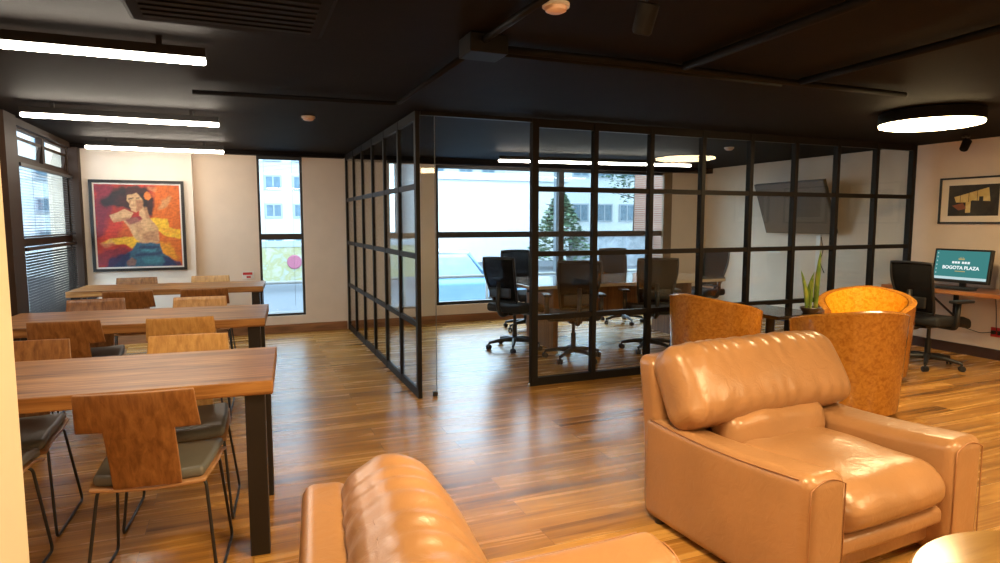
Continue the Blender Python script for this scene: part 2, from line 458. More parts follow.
def blind(name, label, x, y0, y1, z0, z1, pitch, tilt, mat):
    r = thing(name, label, 'blind', (x, (y0+y1)/2, z0)); h = (y1-y0)/2
    sl = MB(); z = .03
    while z < z1-z0-.04:
        sl.box(-.0125, .0125, -h, h, -.0006, .0006, TR(0, 0, z, 0, tilt, 0)); z += pitch
    obj('slat', sl, mat, r)['kind'] = 'stuff'
    obj('head_rail', MB().box(-.016, .016, -h, h, z1-z0-.03, z1-z0), M['dark'], r)
    obj('bottom_rail', MB().box(-.013, .013, -h, h, 0, .014), M['dark'], r)
    for s in (-.6, .6): obj('ladder_cord', MB().box(-.001, .001, s*h-.002, s*h+.002, .014, z1-z0-.03), M['dark'], r)
    return r
blind('venetian_blind', 'dark venetian blind with open slats over the upper pane of the left side window', XL+.03, LW[0]+.11, LW[1]-.05, 1.30, 1.94, .025, R(8), M['blind'])
blind('venetian_blind', 'dark venetian blind drawn over the lower pane of the left side window', XL+.03, LW[0]+.11, LW[1]-.05, .10, 1.215, .025, R(32), M['blind'])
# raised blind in window 1
r = thing('raised_blind', 'grey blind with fine slats, stack pulled up at top of narrow back window', 'blind', ((W1[0]+W1[1])/2, YB-.02, 2.05))
hw = (W1[1]-W1[0])/2-.012
sl = MB()
for k in range(9): sl.box(-hw, hw, -.012, .012, .012+k*.016, .014+k*.016, TR(0, 0, 0))
obj('slat', sl, M['blindlight'], r)
obj('head_rail', MB().box(-hw, hw, -.015, .02, .165, .205), M['dark'], r)
obj('lift_cord', MB().tube([(-hw*.75, 0, .17), (-hw*.75, 0, -1.0)], .0016, 5), M['dark'], r)
obj('lift_cord', MB().tube([(hw*.55, 0, .17), (hw*.55, 0, -1.7)], .0016, 5), M['dark'], r)

# ------------------------------------------------------------------ glass partitions
ZT = CZ-.005; rails_z = [.035, .605, 1.16, 1.718, ZT-.035]
def partition(name, label, loc, rz, posts, dep=.03):
    r = thing(name, label, 'partition', loc, rz, )
    x0, x1 = posts[0], posts[-1]
    for i, px in enumerate(posts):
        w = .03 if i in (0, len(posts)-1) else .022
        obj('post', MB().box(px-w, px+w, -dep, dep, 0, ZT), M['frame'], r, bevel=.002)
    for k, z in enumerate(rails_z):
        h = .035 if k in (0, 4) else .022
        rl = MB()
        for i in range(len(posts)-1):
            rl.box(posts[i]+.021, posts[i+1]-.021, -dep*.8, dep*.8, z-h, z+h)
        obj('rail', rl, M['frame'], r)
    obj('glass_panel', MB().box(x0+.01, x1-.01, -.004, .004, .02, ZT-.02), M['glass'], r)
    return r
fp = [2.335+i*.5925 for i in range(9)]
partition('glass_partition', 'black steel grid partition with clear panes along the front of the meeting room', (0, PY, 0), 0, [p for p in fp])
lp = [i*.598 for i in range(7)]
partition('glass_partition', 'black steel grid partition running back along the left side of the meeting room', (PX, PY, 0), R(90), [.0]+lp[1:-1]+[YB-PY-.05], .017)
# frameless door, side light and the rail over it
r = thing('glass_sidelight', 'narrow frameless strip of glass beside the black corner post', 'glass panel', (PX+.03, PY, 0))
obj('glass_panel', MB().box(.002, .115, -.005, .005, .012, ZT-.03), M['glass'], r)
obj('edge_seal', MB().box(.1152, .1195, -.005, .005, .042, ZT-.03), M['grey_plastic'], r)
obj('patch_fitting', MB().box(.085, .122, -.014, .014, .0, .04), M['black'], r, bevel=.003)
r = thing('door_stop', 'tiny shiny metal stop on the floor at the foot of the thick grid post', 'door stop', (fp[0]-.05, PY-.02, 0))
obj('base_plate', MB().lathe([(.016, 0), (.016, .004)], 16), M['steel'], r)
obj('stop_post', MB().lathe([(.009, .0041), (.010, .022), (.006, .03)], 16), M['steel'], r, smooth=True, angle=40)
b = MB().box(PX+.03, fp[0]-.03, PY-.022, PY+.022, ZT-.03, ZT); struct('trim_5', b, M['frame'])

# ------------------------------------------------------------------ work tables
def work_table(label, x1, y0, w=1.80, d=.78, rz=R(-4), h=.775):
    """origin at near right corner on the floor"""
    r = thing('work_table', label, 'table', (x1, y0, 0), rz, 'wooden work tables in a row')
    obj('table_top', MB().box(-w, 0, 0, d, h-.06, h), [M['tabletop']], r, bevel=.006)
    for (lx, ly) in ((-.115, .03), (-.115, d-.11), (-w+.035, .03), (-w+.035, d-.11)):
        obj('leg', MB().box(lx, lx+.08, ly, ly+.08, 0, h-.0605), M['black'], r, bevel=.003)
    ap = MB(); ap.box(-w+.115, -.115, d*.5-.03, d*.5+.03, h-.09, h-.0605)
    obj('support_rail', ap, M['black'], r)
    return r
work_table('long walnut work table nearest the camera, by the cream column', .100, 2.77, 1.69, .76)
work_table('long walnut work table, the middle one of the row of three', .13, 4.62, 1.70, .78)
work_table('long walnut work table farthest back, below the large painting', .188, 6.93, 1.76, .66)

# ---- chair (faces +Y, origin on the floor under the seat)
def t_back(pale=False):
    xs = [-.195, -.165, -.118, -.06, 0, .06, .118, .165, .195]; zs = [.44+.03*i for i in range(8)]+[.685+.03*i for i in range(6)]
    V = {}; vs = []; fs = []
    def vid(i, j):
        if (i, j) in V: return V[(i, j)]
        x, z = xs[i], zs[j]
        t = (z-.43)/.39
        y = -.215-.085*t+.020*math.cos(t*PI)-.02 + .16*x*x*2.
        xx = x
        if abs(x) > .12: xx = x*(1+.06*(.82-z)/.15)
        V[(i, j)] = len(vs); vs.append((xx, y, z)); return V[(i, j)]
    for i in range(8):
        for j in range(len(zs)-1):
            if max(abs(xs[i]), abs(xs[i+1])) > .13 and zs[j] < .675: continue
            fs.append((vid(i, j), vid(i+1, j), vid(i+1, j+1), vid(i, j+1)))
    return MB().add(vs, fs)
def make_chair(label, pale=False):  # pale picks the plywood colour brightened to look lamp-lit
    r = thing('plywood_chair', label, 'chair', (0, 0, 0), 0, 'plywood chairs at the work tables')
    o = obj('backrest', t_back(), [M['ply_lit'] if pale else M['ply'], M['plyedge']], r, smooth=True)
    s = o.modifiers.new('solid', 'SOLIDIFY'); s.thickness = .013; s.offset = 0; s.material_offset_rim = 1
    bv = o.modifiers.new('bevel', 'BEVEL'); bv.width = .004; bv.segments = 2; bv.limit_method = 'ANGLE'; bv.angle_limit = R(50)
    def seat_fn(p):
        p = Vector(p); k = 1-.10*max(0, -p.y/.22); p.x *= k
        p.z += -.03*max(0, (p.y-.08)/.14)**2+.012*(abs(p.x)/.2)**2; return p
    def shell_fn(p):
        p = seat_fn(p); return p
    obj('seat_shell', MB().rbox(.222, .218, .007, .006, 12, shell_fn, TR(0, .0, .428)), M['plyedge'], r, smooth=True, angle=50)
    obj('seat_pad', MB().rbox(.212, .205, .022, .02, 12, lambda p: seat_fn(Vector((p.x, p.y, p.z+.008*(1-(p.x/.212)**2)*(1-(p.y/.205)**2)))), TR(0, .008, .456)), M['seatpad'], r, smooth=True)
    for s in (-1, 1):
        pts = [(s*.15, -.13, .416), (s*.19, -.15, .414), (s*.232, -.225, .008), (s*.232, .20, .008), (s*.20, .135, .408), (s*.15, .12, .412)]
        obj('sled_leg', MB().tube(fillet(pts, .03), .0065, 8), M['black'], r, smooth=True)
    for (y, z) in ((-.13, .416), (.12, .412)):
        obj('cross_bar', MB().tube([(-.15, y, z), (.15, y, z)], .0065, 8), M['black'], r, smooth=True)
    return r
ch0 = make_chair('walnut plywood chair with T-shaped back, nearest the camera before the first table')
ch0.location = (-.34, 2.86, 0); ch0.rotation_euler.z = R(-6)
chp = make_chair('plywood chair in lamp-lit golden colour at the near side of the middle table, right seat', True)
chp.location = (-.362, 4.77, 0); chp.rotation_euler.z = R(-3)
GP = 'plywood chairs at the work tables'
for (src, x, y, rz, lab) in [
    (ch0, -1.06, 3.0, -4, 'plywood chair half hidden behind the cream column, near side of the first table'),
    (chp, -.305, 3.40, 176, 'lit-toned plywood chair on the far side of the first table, right seat, facing the camera'),
    (ch0, -1.05, 3.51, 178, 'plywood chair on the far side of the first table, left seat by the cream column'),
    (ch0, -1.00, 4.86, -4, 'brown plywood chair with figured grain at the near side of the middle table, left seat'),
    (chp, -.345, 5.27, 177, 'plywood chair on the far side of the middle table, right seat'),
    (ch0, -1.06, 5.40, 182, 'plywood chair on the far side of the middle table, left seat'),
    (ch0, -.92, 6.62, -3, 'brown plywood chair at the near side of the back table, left seat'),
    (ch0, -.34, 6.60, 2, 'brown plywood chair at the near side of the back table, right seat'),
    (chp, -.35, 7.42, 178, 'plywood chair on the far side of the back table, right seat, below the painting corner'),
    (ch0, -1.06, 7.46, 181, 'plywood chair on the far side of the back table, left seat, below the painting')]:
    dup(src, (x, y, 0), R(rz), lab, GP)

# ------------------------------------------------------------------ leather armchairs (face -Y, origin on floor at centre)
def nz(p, s, a): return noise.noise(Vector(p)*s)*a
def make_armchair(label):
    r = thing('leather_armchair', label, 'armchair', (0, 0, 0), 0, 'tan leather armchairs')
    L = M['leather']
    HW = .545; AW = .105          # half width, half arm width
    for s in (-1, 1):
        cx = s*(HW-AW)
        def fn(p, s=s):
            t = min(1, max(0, (.44-p.y)/.88))   # 0 back .. 1 front
            top = .52+.015*t-.02*math.sin(PI*t)
            q = Vector(p)
            u = (p.z+.25)/.5
            q.z = .018+u*(top-.018)
            if u > .6:              # crown leans inwards
                q.z -= (.035-.03*t)*(1-((p.x*s+.105)/.21))*(u-.6)/.4
            q.x += -s*.012*math.sin(PI*u)*(p.x*s < 0)
            q.y += .03*(1-u)*(t < .3)*0
            return q+Vector((0, 0, nz(p, 5, .006)*u))
        a = obj('arm', MB().rbox(AW, .462, .25, .05, 14, fn, TR(cx, -.010, 0)), L, r, smooth=True)
        # piping round the front panel of the arm
        pp = []
        for k in range(25):
            an = k/24
            if an < .33: q = (-AW+.012, .06+an/.33*.39)
            elif an < .67: q = (-AW+.012+(an-.33)/.34*(2*AW-.024), .485+.03*math.sin((an-.33)/.34*PI))
            else: q = (AW-.012, .45-(an-.67)/.33*.39)
            pp.append((cx+q[0], -.468, q[1]))
        obj('piping', MB().tube(pp, .003, 6), M['piping'], a, smooth=True)
        sm = [(cx+s*(AW-.006), .40-.82*k/12, .513+.015*k/12-.02*math.sin(PI*k/12)-.012) for k in range(13)]
        obj('piping', MB().tube(sm, .003, 6), M['piping'], a, smooth=True)
    # back shell
    def bs(p):
        q = Vector(p); u = (p.z+.365)/.73; q.y += .08*u*u; q.y -= .02*u*(p.y+.075)/.15
        return q
    obj('back_shell', MB().rbox(.532, .072, .368, .045, 14, bs, TR(0, .40, .425)), L, r, smooth=True)
    # base and front apron
    obj('base', MB().rbox(.35, .40, .095, .03, 10, None, TR(0, 0.02, .155)), L, r, smooth=True)
    def lipf(p):
        q = Vector(p); q.y -= .012*math.cos(p.x/.36*1.3); return q
    obj('front_apron', MB().rbox(.340, .035, .040, .03, 12, lipf, TR(0, -.40, .205)), L, r, smooth=True)
    # seat cushion
    def sf(p):
        q = Vector(p); fx = 1-(p.x/.36)**4; fy = (p.y+.42)/.84
        q.z += .038*max(0, fx)*(.5+.5*math.sin(fy*PI))*min(1, max(0, p.z/.085))
        zf = min(1, max(0, p.z/.085)); q.z -= .045*max(0, (.16-fy)/.16)**2*zf
        front = max(0, (.3-fy)/.3)
        q.y -= .025*front*max(0, fx)
        # gathered creases on the front roll
        w = math.sin(p.x*34+3.*noise.noise(Vector((p.x*4, 0, p.z*6))))*(.4+noise.noise(Vector((p.x*6, 3, 0))))
        q.y += .005*front*w*min(1, max(0, (p.z+.07)/.08)); q.z += .004*front*w*zf
        q.z += nz((p.x, p.y, 0), 4, .012)*zf
        return q
    c = obj('seat_cushion', MB().rbox(.338, .42, .085, .075, 44, sf, TR(0, -.035, .335)), L, r, smooth=True)
    # lumbar roll
    def lf(p):
        q = Vector(p); k = 1-(abs(p.x)/.33)**3
        q.z += .012*k*(p.z > 0); q.y -= .02*k*(p.y < 0)
        q.z += nz((p.x, p.y, p.z), 9, .010); q.y += nz((p.x+3, p.y, p.z), 8, .010); return q
    obj('lumbar_cushion', MB().rbox(.33, .085, .092, .07, 26, lf, TR(0, .178, .462, R(-12))), L, r, smooth=True)
    # big roll back cushion, overlaps the arms
    def bf(p):
        q = Vector(p); k = max(0, 1-(abs(p.x)/.56)**4)
        u = (p.z+.19)/.38
        q.y -= .035*k*(p.y < 0)*math.sin(PI*min(1, max(0, u)))
        q.z += .02*k*max(0, u-.5)*2
        q.x *= 1+.03*(1-u)
        w = math.sin(p.x*72+4*noise.noise(Vector((p.x*5, 1, p.z*3))))
        top = math.exp(-((u-.86)/.20)**2); bot = math.exp(-((u-.12)/.16)**2)
        q.y -= .0045*w*(top*.9+bot)*(.4+.6*noise.noise(Vector((p.x*3, 5, 0))))*2*(p.y < 0)
        q.z += .003*w*top
        q += Vector((0, nz((p.x, p.z, 2), 4, .009), nz((p.x, p.y, 7), 4, .005)))
        # ends pucker
        e = max(0, (abs(p.x)-.46)/.1)
        q.z += .008*e*math.sin(p.y*60+p.z*20)
        return q
    obj('back_cushion', MB().rbox(.540, .105, .19, .085, 72, bf, TR(0, .275, .672, R(-31))), L, r, smooth=True)
    for (x, y) in ((-.5, -.37), (.5, -.37), (-.5, .36), (.5, .36)):
        obj('foot', MB().lathe([(.025, 0), (.03, .03)], 14, TR(x, y, 0)), M['foot'], r, smooth=True, angle=40)
    return r
ac = make_armchair('large tan leather armchair seen from its front corner, beside the amber tub chairs')
ac.location = (2.335, 2.07, 0); ac.rotation_euler.z = R(3.5)
dup(ac, (.585, 1.02, 0), R(84), 'tan leather armchair turned side on in the foreground, cut by the bottom edge', 'tan leather armchairs')

# round coffee table
r = thing('coffee_table', 'round golden wood coffee table at the lower right corner, in front of the armchair', 'table', (2.085, .765, 0))
obj('table_top', MB().lathe([(.0, .385), (.485, .385), (.51, .397), (.515, .41), (.505, .42), (0., .422)], 64, cap=False), M['coffee'], r, smooth=True, angle=35)
obj('pedestal', MB().lathe([(.20, 0), (.21, .01), (.20, .025), (.06, .05), (.05, .08), (.05, .33), (.12, .385)], 32), M['black'], r, smooth=True, angle=40)

# ------------------------------------------------------------------ tub chairs (face +Y)
def make_tub(label):
    r = thing('tub_chair', label, 'armchair', (0, 0, 0), 0, 'amber burl tub chairs')
    NT = 56; span = R(132)
    def rim(th):   # th=0 at the back
        t = abs(th)/span
        return .82-.16*t**1.4-.02*max(0, t-.85)/.15
    def ring(k):
        th = -span+2*span*k/NT
        return th
    Ro, Ri = .40, .335
    outer = MB(); inner = MB()
    vs = []; fs = []; vi = []; fi = []
    no = 12
    for k in range(NT+1):
        th = ring(k); zt = rim(th); d = Vector((math.sin(th), -math.cos(th), 0))
        pr = []
        for j in range(no+1):
            u = j/no; z = .05+u*(zt-.05-.03)
            rad = Ro*(.90+.10*u**.8)
            pr.append(d*rad+Vector((0, 0, z)))
        # rounded rim
        for a in (30, 65, 90, 115, 150):
            ra = R(a); mid = (Ro+Ri)/2+.004; w = (Ro-Ri)/2+.004
            pr.append(d*(mid+w*math.cos(ra))+Vector((0, 0, zt-.03+.03*math.sin(ra))))
        vs += pr
    m_ = no+1+5
    for k in range(NT):
        for j in range(m_-1):
            fs.append((k*m_+j, (k+1)*m_+j, (k+1)*m_+j+1, k*m_+j+1))
    for k in range(NT+1):
        th = ring(k); zt = rim(th); d = Vector((math.sin(th), -math.cos(th), 0))
        for j in range(9):
            u = j/8; z = zt-.015-u*(zt-.015-.32); rad = (Ri-.004)*(1-.06*u)+.001
            vi.append(d*rad+Vector((0, 0, z)))
    for k in range(NT):
        for j in range(8):
            fi.append((k*9+j, (k+1)*9+j, (k+1)*9+j+1, k*9+j+1))
    # arm front ends (close the wall thickness)
    cap = MB()
    for s in (0, NT):
        a = [vs[s*m_+j] for j in range(m_)]+[vi[s*9+j] for j in range(9)]
        bottom = vi[s*9+8].copy(); bottom.z = .05; a.append(bottom)
        outer.add(a, [list(range(len(a)))])
    outer.add(vs, fs)
    obj('outer_shell', outer, M['tub_out'], r, smooth=True, angle=60)
    obj('inner_lining', MB().add(vi, fi), M['tub_in'], r, smooth=True)
    # seat and front
    def seatp(rad, ztop, z0):
        pts = []
        for k in range(40):
            an = 2*PI*k/40; x = math.cos(an)*rad; y = math.sin(an)*rad
            y = min(y, rad*.86); pts.append((x, y))
        return pts
    obj('seat_cushion', MB().prism(seatp(.306, 0, 0), .33, .44), M['tub_in'], r, smooth=True, bevel=.03, angle=40)
    obj('front_panel', MB().prism(seatp(.306, 0, 0), .06, .329), M['tub_out'], r, smooth=True, angle=40)
    for k in range(4):
        an = R(45+90*k); obj('foot', MB().lathe([(.018, 0), (.024, .055)], 12, TR(.26*math.cos(an), .26*math.sin(an), 0)), M['foot'], r, smooth=True, angle=40)
    return r
tub = make_tub('amber burl tub chair with its rounded back to the camera, just behind the leather armchair')
tub.location = (4.24, 3.39, 0); tub.rotation_euler.z = R(-22)
dup(tub, (5.34, 4.09, 0), R(122), 'amber tub chair showing its bright amber inside, beside the desk chair', 'amber burl tub chairs')
dup(tub, (3.91, 4.46, 0), R(-80), 'amber burl tub chair left of the dark table, against the glass partition', 'amber burl tub chairs')

r = thing('side_table', 'low dark glossy table between the tub chairs, carrying the green plant', 'table', (4.58, 4.47, 0), R(3))
obj('table_top', MB().box(-.28, .28, -.33, .33, .58, .61), M['darkglass'], r, bevel=.004)
obj('pedestal', MB().lathe([(.22, 0), (.22, .012), (.05, .03), (.04, .06), (.04, .565), (.10, .58)], 28), M['black'], r, smooth=True, angle=40)
# plant
r = thing('potted_plant', 'potted snake plant with upright yellow-green leaves on the dark low table', 'plant', (4.76, 4.19, .611))
obj('pot', MB().lathe([(.05, 0), (.06, .004), (.085, .045), (.088, .05), (.084, .055), (.078, .05), (.07, .042), (0, .042)], 28, cap=False), M['pot'], r, smooth=True, angle=40)
obj('soil', MB().lathe([(.071, .038), (.0, .047)], 20, cap=False), M['soil'], r)
def leaf(x, y, lean, az, L_, w):
    vs = []; fs = []; n = 12
    ax = Vector((math.cos(az), math.sin(az), 0)); side = Vector((math.cos(.6), -math.sin(.6)*1, 0)).normalized()
    nrm = side.cross(Vector((0, 0, 1)))
    for i in range(n+1):
        t = i/n; p = Vector((x, y, .035))+ax*lean*t*t+Vector((0, 0, L_*t))
        ww = w*(math.sin(PI*(.18+.82*t)))**.7*(1 if t < .97 else .3)
        tw = side
        vs += [p-tw*ww+nrm*.004, p+nrm*-.004, p+tw*ww+nrm*.004, p-nrm*.009]
    for i in range(n):
        for (a, c) in ((0, 1), (1, 2), (2, 3), (3, 0)): fs.append((i*4+a, i*4+c, (i+1)*4+c, (i+1)*4+a))
    fs.append((0, 3, 2, 1)); fs.append((n*4, n*4+1, n*4+2, n*4+3))
    return MB().add(vs, fs)
for (x, y, ln, az, L_, w) in [(-.045, .0, .06, 2.5, .36, .018), (-.02, -.02, .015, -.9, .30, .016), (-.02, .02, .05, -.7, .34, .020), (.045, -.03, .02, -.6, .40, .013), (.05, -.01, .03, -.4, .54, .019)]:
    obj('leaf', leaf(x, y, ln, az, L_, w), M['leaf'], r, smooth=True)

# ------------------------------------------------------------------ office chairs (face +Y)
def make_office(label):
    r = thing('office_chair', label, 'chair', (0, 0, 0), 0, 'black mesh office chairs')
    st = MB()
    for k in range(5):
        a = 2*PI*k/5+.3; d = Vector((math.cos(a), math.sin(a), 0))
        st.tube([d*.03+Vector((0, 0, .105)), d*.16+Vector((0, 0, .10)), d*.30+Vector((0, 0, .075))], [.030, .022, .015], 8)
    st.lathe([(.045, .08), (.045, .13), (.032, .14)], 16)
    base = obj('star_base', st, M['dark'], r, smooth=True, angle=50)
    for k in range(5):
        a = 2*PI*k/5+.3; c = Vector((math.cos(a)*.30, math.sin(a)*.30, 0))
        w = MB()
        for s in (-1, 1): w.lathe([(.008, -.011), (.027, -.009), (.0275, .009), (.008, .011)], 16, TR(c.x, c.y, .0275, 0, 0, a+.7) @ TR(0, s*.014, 0, R(90)))
        w.lathe([(.009, .028), (.009, .072)], 8, TR(c.x, c.y, 0))
        obj('caster', w, M['dark'], base, smooth=True, angle=45)
    obj('gas_cylinder', MB().lathe([(.027, .135), (.027, .28), (.017, .285), (.017, .405)], 16), M['dark'], r, smooth=True, angle=40)
    obj('tilt_mechanism', MB().box(-.07, .07, -.13, .12, .395, .43), M['dark'], r, bevel=.01)
    def sf(p):
        q = Vector(p); q.z -= .05*max(0, (p.y-.12)/.12)**2; q.z += .018*(abs(p.x)/.24)**2*(p.z > 0); return q
    obj('seat', MB().rbox(.245, .235, .04, .035, 14, sf, TR(0, .02, .47)), M['fabric'], r, smooth=True)
    # back: curved frame with mesh
    def bk(x, t):   # t 0 bottom .. 1 top
        y = -.205-.055*t-.05*math.sin(PI*t*.9)*.6+.03*math.cos(t*3)+.45*x*x*.5
        return Vector((x, y, .55+.49*t))
    def hw(t): return .165+.05*min(1, t*1.5)**.8
    loop = [bk(-hw(k/14), k/14) for k in range(15)]+[bk(hw(1)*s/4, 1+.012*(1-(s/4)**2)) for s in range(-3, 4)]+[bk(hw(k/14), k/14) for k in range(14, -1, -1)]+[bk(hw(0)*s/3, 0) for s in (2, 1, 0, -1, -2)]
    bf = obj('back_frame', MB().tube(loop, .013, 8, True), M['dark'], r, smooth=True)
    vs = []; fs = []; nx, nt_ = 10, 14
    for j in range(nt_+1):
        t = j/nt_
        for i in range(nx+1): vs.append(bk(hw(t)*(2*i/nx-1), t))
    for j in range(nt_):
        for i in range(nx): fs.append((j*(nx+1)+i, j*(nx+1)+i+1, (j+1)*(nx+1)+i+1, (j+1)*(nx+1)+i))
    o = obj('back_mesh', MB().add(vs, fs), M['mesh'], r, smooth=True)
    s = o.modifiers.new('solid', 'SOLIDIFY'); s.thickness = .003
    obj('lumbar_pad', MB().rbox(.15, .012, .055, .012, 10, lambda p: Vector((p.x, p.y+.22*p.x*p.x, p.z)), TR(0, -.265, .66)), M['dark'], r, smooth=True)
    obj('back_spine', MB().tube(fillet([(0, -.10, .41), (0, -.25, .40), (0, -.30, .52), (0, -.285, .78)], .06), [.03]*1+[.028]*12+[.02]*0 if False else .024, 8), M['dark'], r, smooth=True)
    for s in (-1, 1):
        ar = obj('armrest', MB().tube(fillet([(s*.10, .0, .425), (s*.265, .0, .425), (s*.285, -.02, .50), (s*.285, -.01, .665)], .05), .018, 8, flat=1.5), M['dark'], r, smooth=True)
        obj('arm_pad', MB().rbox(.042, .125, .014, .013, 10, None, TR(s*.285, .03, .68)), M['dark'], ar, smooth=True)
    return r
GO = 'black mesh office chairs'
oc = make_office('black mesh office chair at the left end of the meeting table, behind the glass door')
oc.location = (2.84, 6.50, 0); oc.rotation_euler.z = R(-62)
for (x, y, rz, lab) in [
    (3.18, 5.74, -18, 'black mesh office chair on the near side of the meeting table, the left one'),
    (4.20, 5.84, -20, 'black mesh office chair on the near side of the meeting table, the right one'),
    (5.87, 6.98, 100, 'black mesh office chair at the right end of the meeting table'),
    (3.50, 7.64, 186, 'black mesh office chair on the far side of the meeting table, left one'),
    (5.0, 7.62, 176, 'black mesh office chair on the far side of the meeting table, right one'),
    (6.30, 4.12, -94, 'black mesh office chair pulled up to the wall desk, beside the computer monitor')]:
    dup(oc, (x, y, 0), R(rz), lab, GO)

# meeting table
r = thing('meeting_table', 'long meeting table with pale reflecting top and brown panel legs behind the glass', 'table', (4.15, 6.60, 0), R(0))
def rr(hx, hy, rad, n=6):
    pts = []
    for (sx, sy, a0) in ((1, 1, 0), (-1, 1, 90), (-1, -1, 180), (1, -1, 270)):
        for k in range(n+1):
            a = R(a0+90*k/n); pts.append((sx*(hx-rad)+rad*math.cos(a), sy*(hy-rad)+rad*math.sin(a)))
    return pts
obj('table_top', MB().prism(rr(1.32, .57, .06), .715, .75), M['conf'], r, bevel=.004)
for s in (-1, 1): obj('panel_leg', MB().box(s*.92-.03, s*.92+.03, -.36, .36, 0, .7145), M['confleg'], r, bevel=.003)
obj('modesty_panel', MB().box(-.885, .885, -.02, .02, .35, .70), M['confleg'], r)
tag(obj('table_pen', MB().tube([(3.02, 6.52, .756), (3.13, 6.56, .756)], .006, 8), M['dark'], None, smooth=True), 'dark pen lying on the left end of the meeting table', 'pen')

# ------------------------------------------------------------------ desk corner
r = thing('wall_desk', 'reddish wooden desk shelf fixed along the right wall, under the framed photograph', 'desk', (XR-.015, 3.9, 0))
obj('desk_top', MB().box(-.62, 0, -1.15, .985, .705, .745), M['desk'], r, bevel=.004)
for y in (-1.05, .55): 
    bk_ = MB(); bk_.box(-.5, 0, y-.02, y+.02, .675, .7045); bk_.box(-.03, 0, y-.02, y+.02, .38, .675); bk_.tube([(-.46, y, .68), (-.015, y, .40)], .012, 8)
    obj('bracket', bk_, M['black'], r)
r = thing('computer_monitor', 'black flat computer monitor on the wall desk showing a teal welcome screen', 'monitor', (6.93, 4.235, .7455), R(90)+R(1))
# local: x along the wall (towards +Y world), faces +y? -> after rz=90, local -Y faces +X ; local +Y faces -X
Tm = TR(0, .02, .235, R(8))
obj('bezel', MB().box(-.28, .28, -.045, 0, -.175, .175, Tm), M['dark'], r, bevel=.006)
scr = emit('screen_teal', (.045, .19, .185), .9)
so = obj('screen', MB().box(-.258, .258, 0.0005, .0025, -.145, .155, Tm), scr, r)
obj('taskbar', MB().box(-.258, .25, .0026, .0036, -.145, -.118, Tm), emit('screen_bar', (.45, .6, .62), .9), so)
ic = MB()
for k in range(6): ic.box(.235, .245, .0026, .0036, -.09+k*.042, -.075+k*.042, Tm)
obj('desktop_icon', ic, emit('screen_icons', (.4, .55, .55), .8), so)
em = MB()
for k in range(7):
    a = R(-90+30*k); em.prism([(.022*math.cos(a+PI/2)-.006, .0), (.022*math.cos(a+PI/2)+.006, 0), (.034*math.cos(a+PI/2), .012+.024*abs(math.cos(a)))], 0, .001, Tm @ TR(0, .0027, .062, R(90)) @ Matrix.Scale(1, 4))
em.box(-.05, .05, .0026, .0036, -.062, -.054, Tm)
obj('screen_emblem', em, emit('screen_gold', (.55, .42, .16), .7), so)
l1 = MB()
for x0, x1 in ((-.085, -.062), (-.055, -.034), (-.028, -.008), (.012, .034), (.04, .06), (.066, .088)): l1.box(x0, x1, .0026, .0036, .022, .044, Tm)
obj('screen_line', l1, emit('screen_white', (.75, .8, .8), .9), so)
cu = bpy.data.curves.new('lettering', 'FONT'); cu.body = 'BOGOTA PLAZA'; cu.size = .048; cu.align_x = 'CENTER'; cu.align_y = 'CENTER'; cu.extrude = .0005; cu.offset = .0012
cu.materials.append(emit('screen_text', (.8, .86, .86), .95))
t = bpy.data.objects.new('lettering', cu); COL.objects.link(t); 
bpy.context.view_layer.update()
me_ = bpy.data.meshes.new_from_object(t.evaluated_get(bpy.context.evaluated_depsgraph_get()))
bpy.data.objects.remove(t); t = bpy.data.objects.new('lettering', me_); COL.objects.link(t); t.parent = so
t.matrix_local = Tm @ Matrix.Translation((0, .0032, -.022)) @ Matrix.Rotation(R(180), 4, 'Z') @ Matrix.Rotation(R(90), 4, 'X')
st = MB(); st.prism(rr(.13, .09, .03), 0, .012); st.box(-.03, .03, -.045, -.02, .012, .20); obj('stand', st, M['dark'], r, bevel=.003)
r = thing('desktop_computer', 'small dark computer case standing beside the monitor against the wall', 'computer', (7.12, 3.88, .7455))
obj('case', MB().box(-.10, .10, -.035, .035, 0, .22), M['dark'], r, bevel=.006)
obj('front_bezel', MB().box(-.112, -.1005, -.033, .033, .004, .216), M['grey_plastic'], r)
kb = thing('keyboard', 'low black keyboard lying in front of the monitor', 'keyboard', (6.76, 4.22, .7455), R(90))
obj('body', MB().box(-.21, .21, -.06, .06, 0, .016), M['dark'], kb, bevel=.004)
ky = MB()
for i in range(14):
    for j in range(4): ky.box(-.2+i*.0286, -.2+i*.0286+.024, -.052+j*.026, -.03+j*.026, .0161, .021)
obj('keys', ky, plain('keycap', (.03, .03, .03), .5), kb)
r = thing('power_socket', 'red double power socket low on the right wall beneath the desk', 'socket', (XR-.001, 4.02, .29))
obj('faceplate', MB().box(-.012, 0, -.075, .075, -.05, .05), M['red_plastic'], r, bevel=.004)
obj('plug', MB().box(-.05, -.0125, -.05, -.01, -.02, .02), M['dark'], r, bevel=.004)
obj('plug', MB().box(-.045, -.0125, .02, .055, -.018, .018), M['dark'], r, bevel=.004)
cb = thing('power_cable', 'thin black cables drooping from the wall desk to the red socket', 'cable', (XR-.03, 4.03, .29))
obj('lead', MB().tube(fillet([(-.03, -.035, 0), (-.08, -.04, .05), (-.06, -.02, .22), (-.02, .02, .38), (-.02, .03, .41)], .12, 6), .0045, 6), M['dark'], cb, smooth=True)
obj('lead', MB().tube(fillet([(-.025, .04, 0), (-.05, .12, -.02), (-.03, .35, .02), (-.02, .55, .10)], .15, 6), .004, 6), M['dark'], cb, smooth=True)

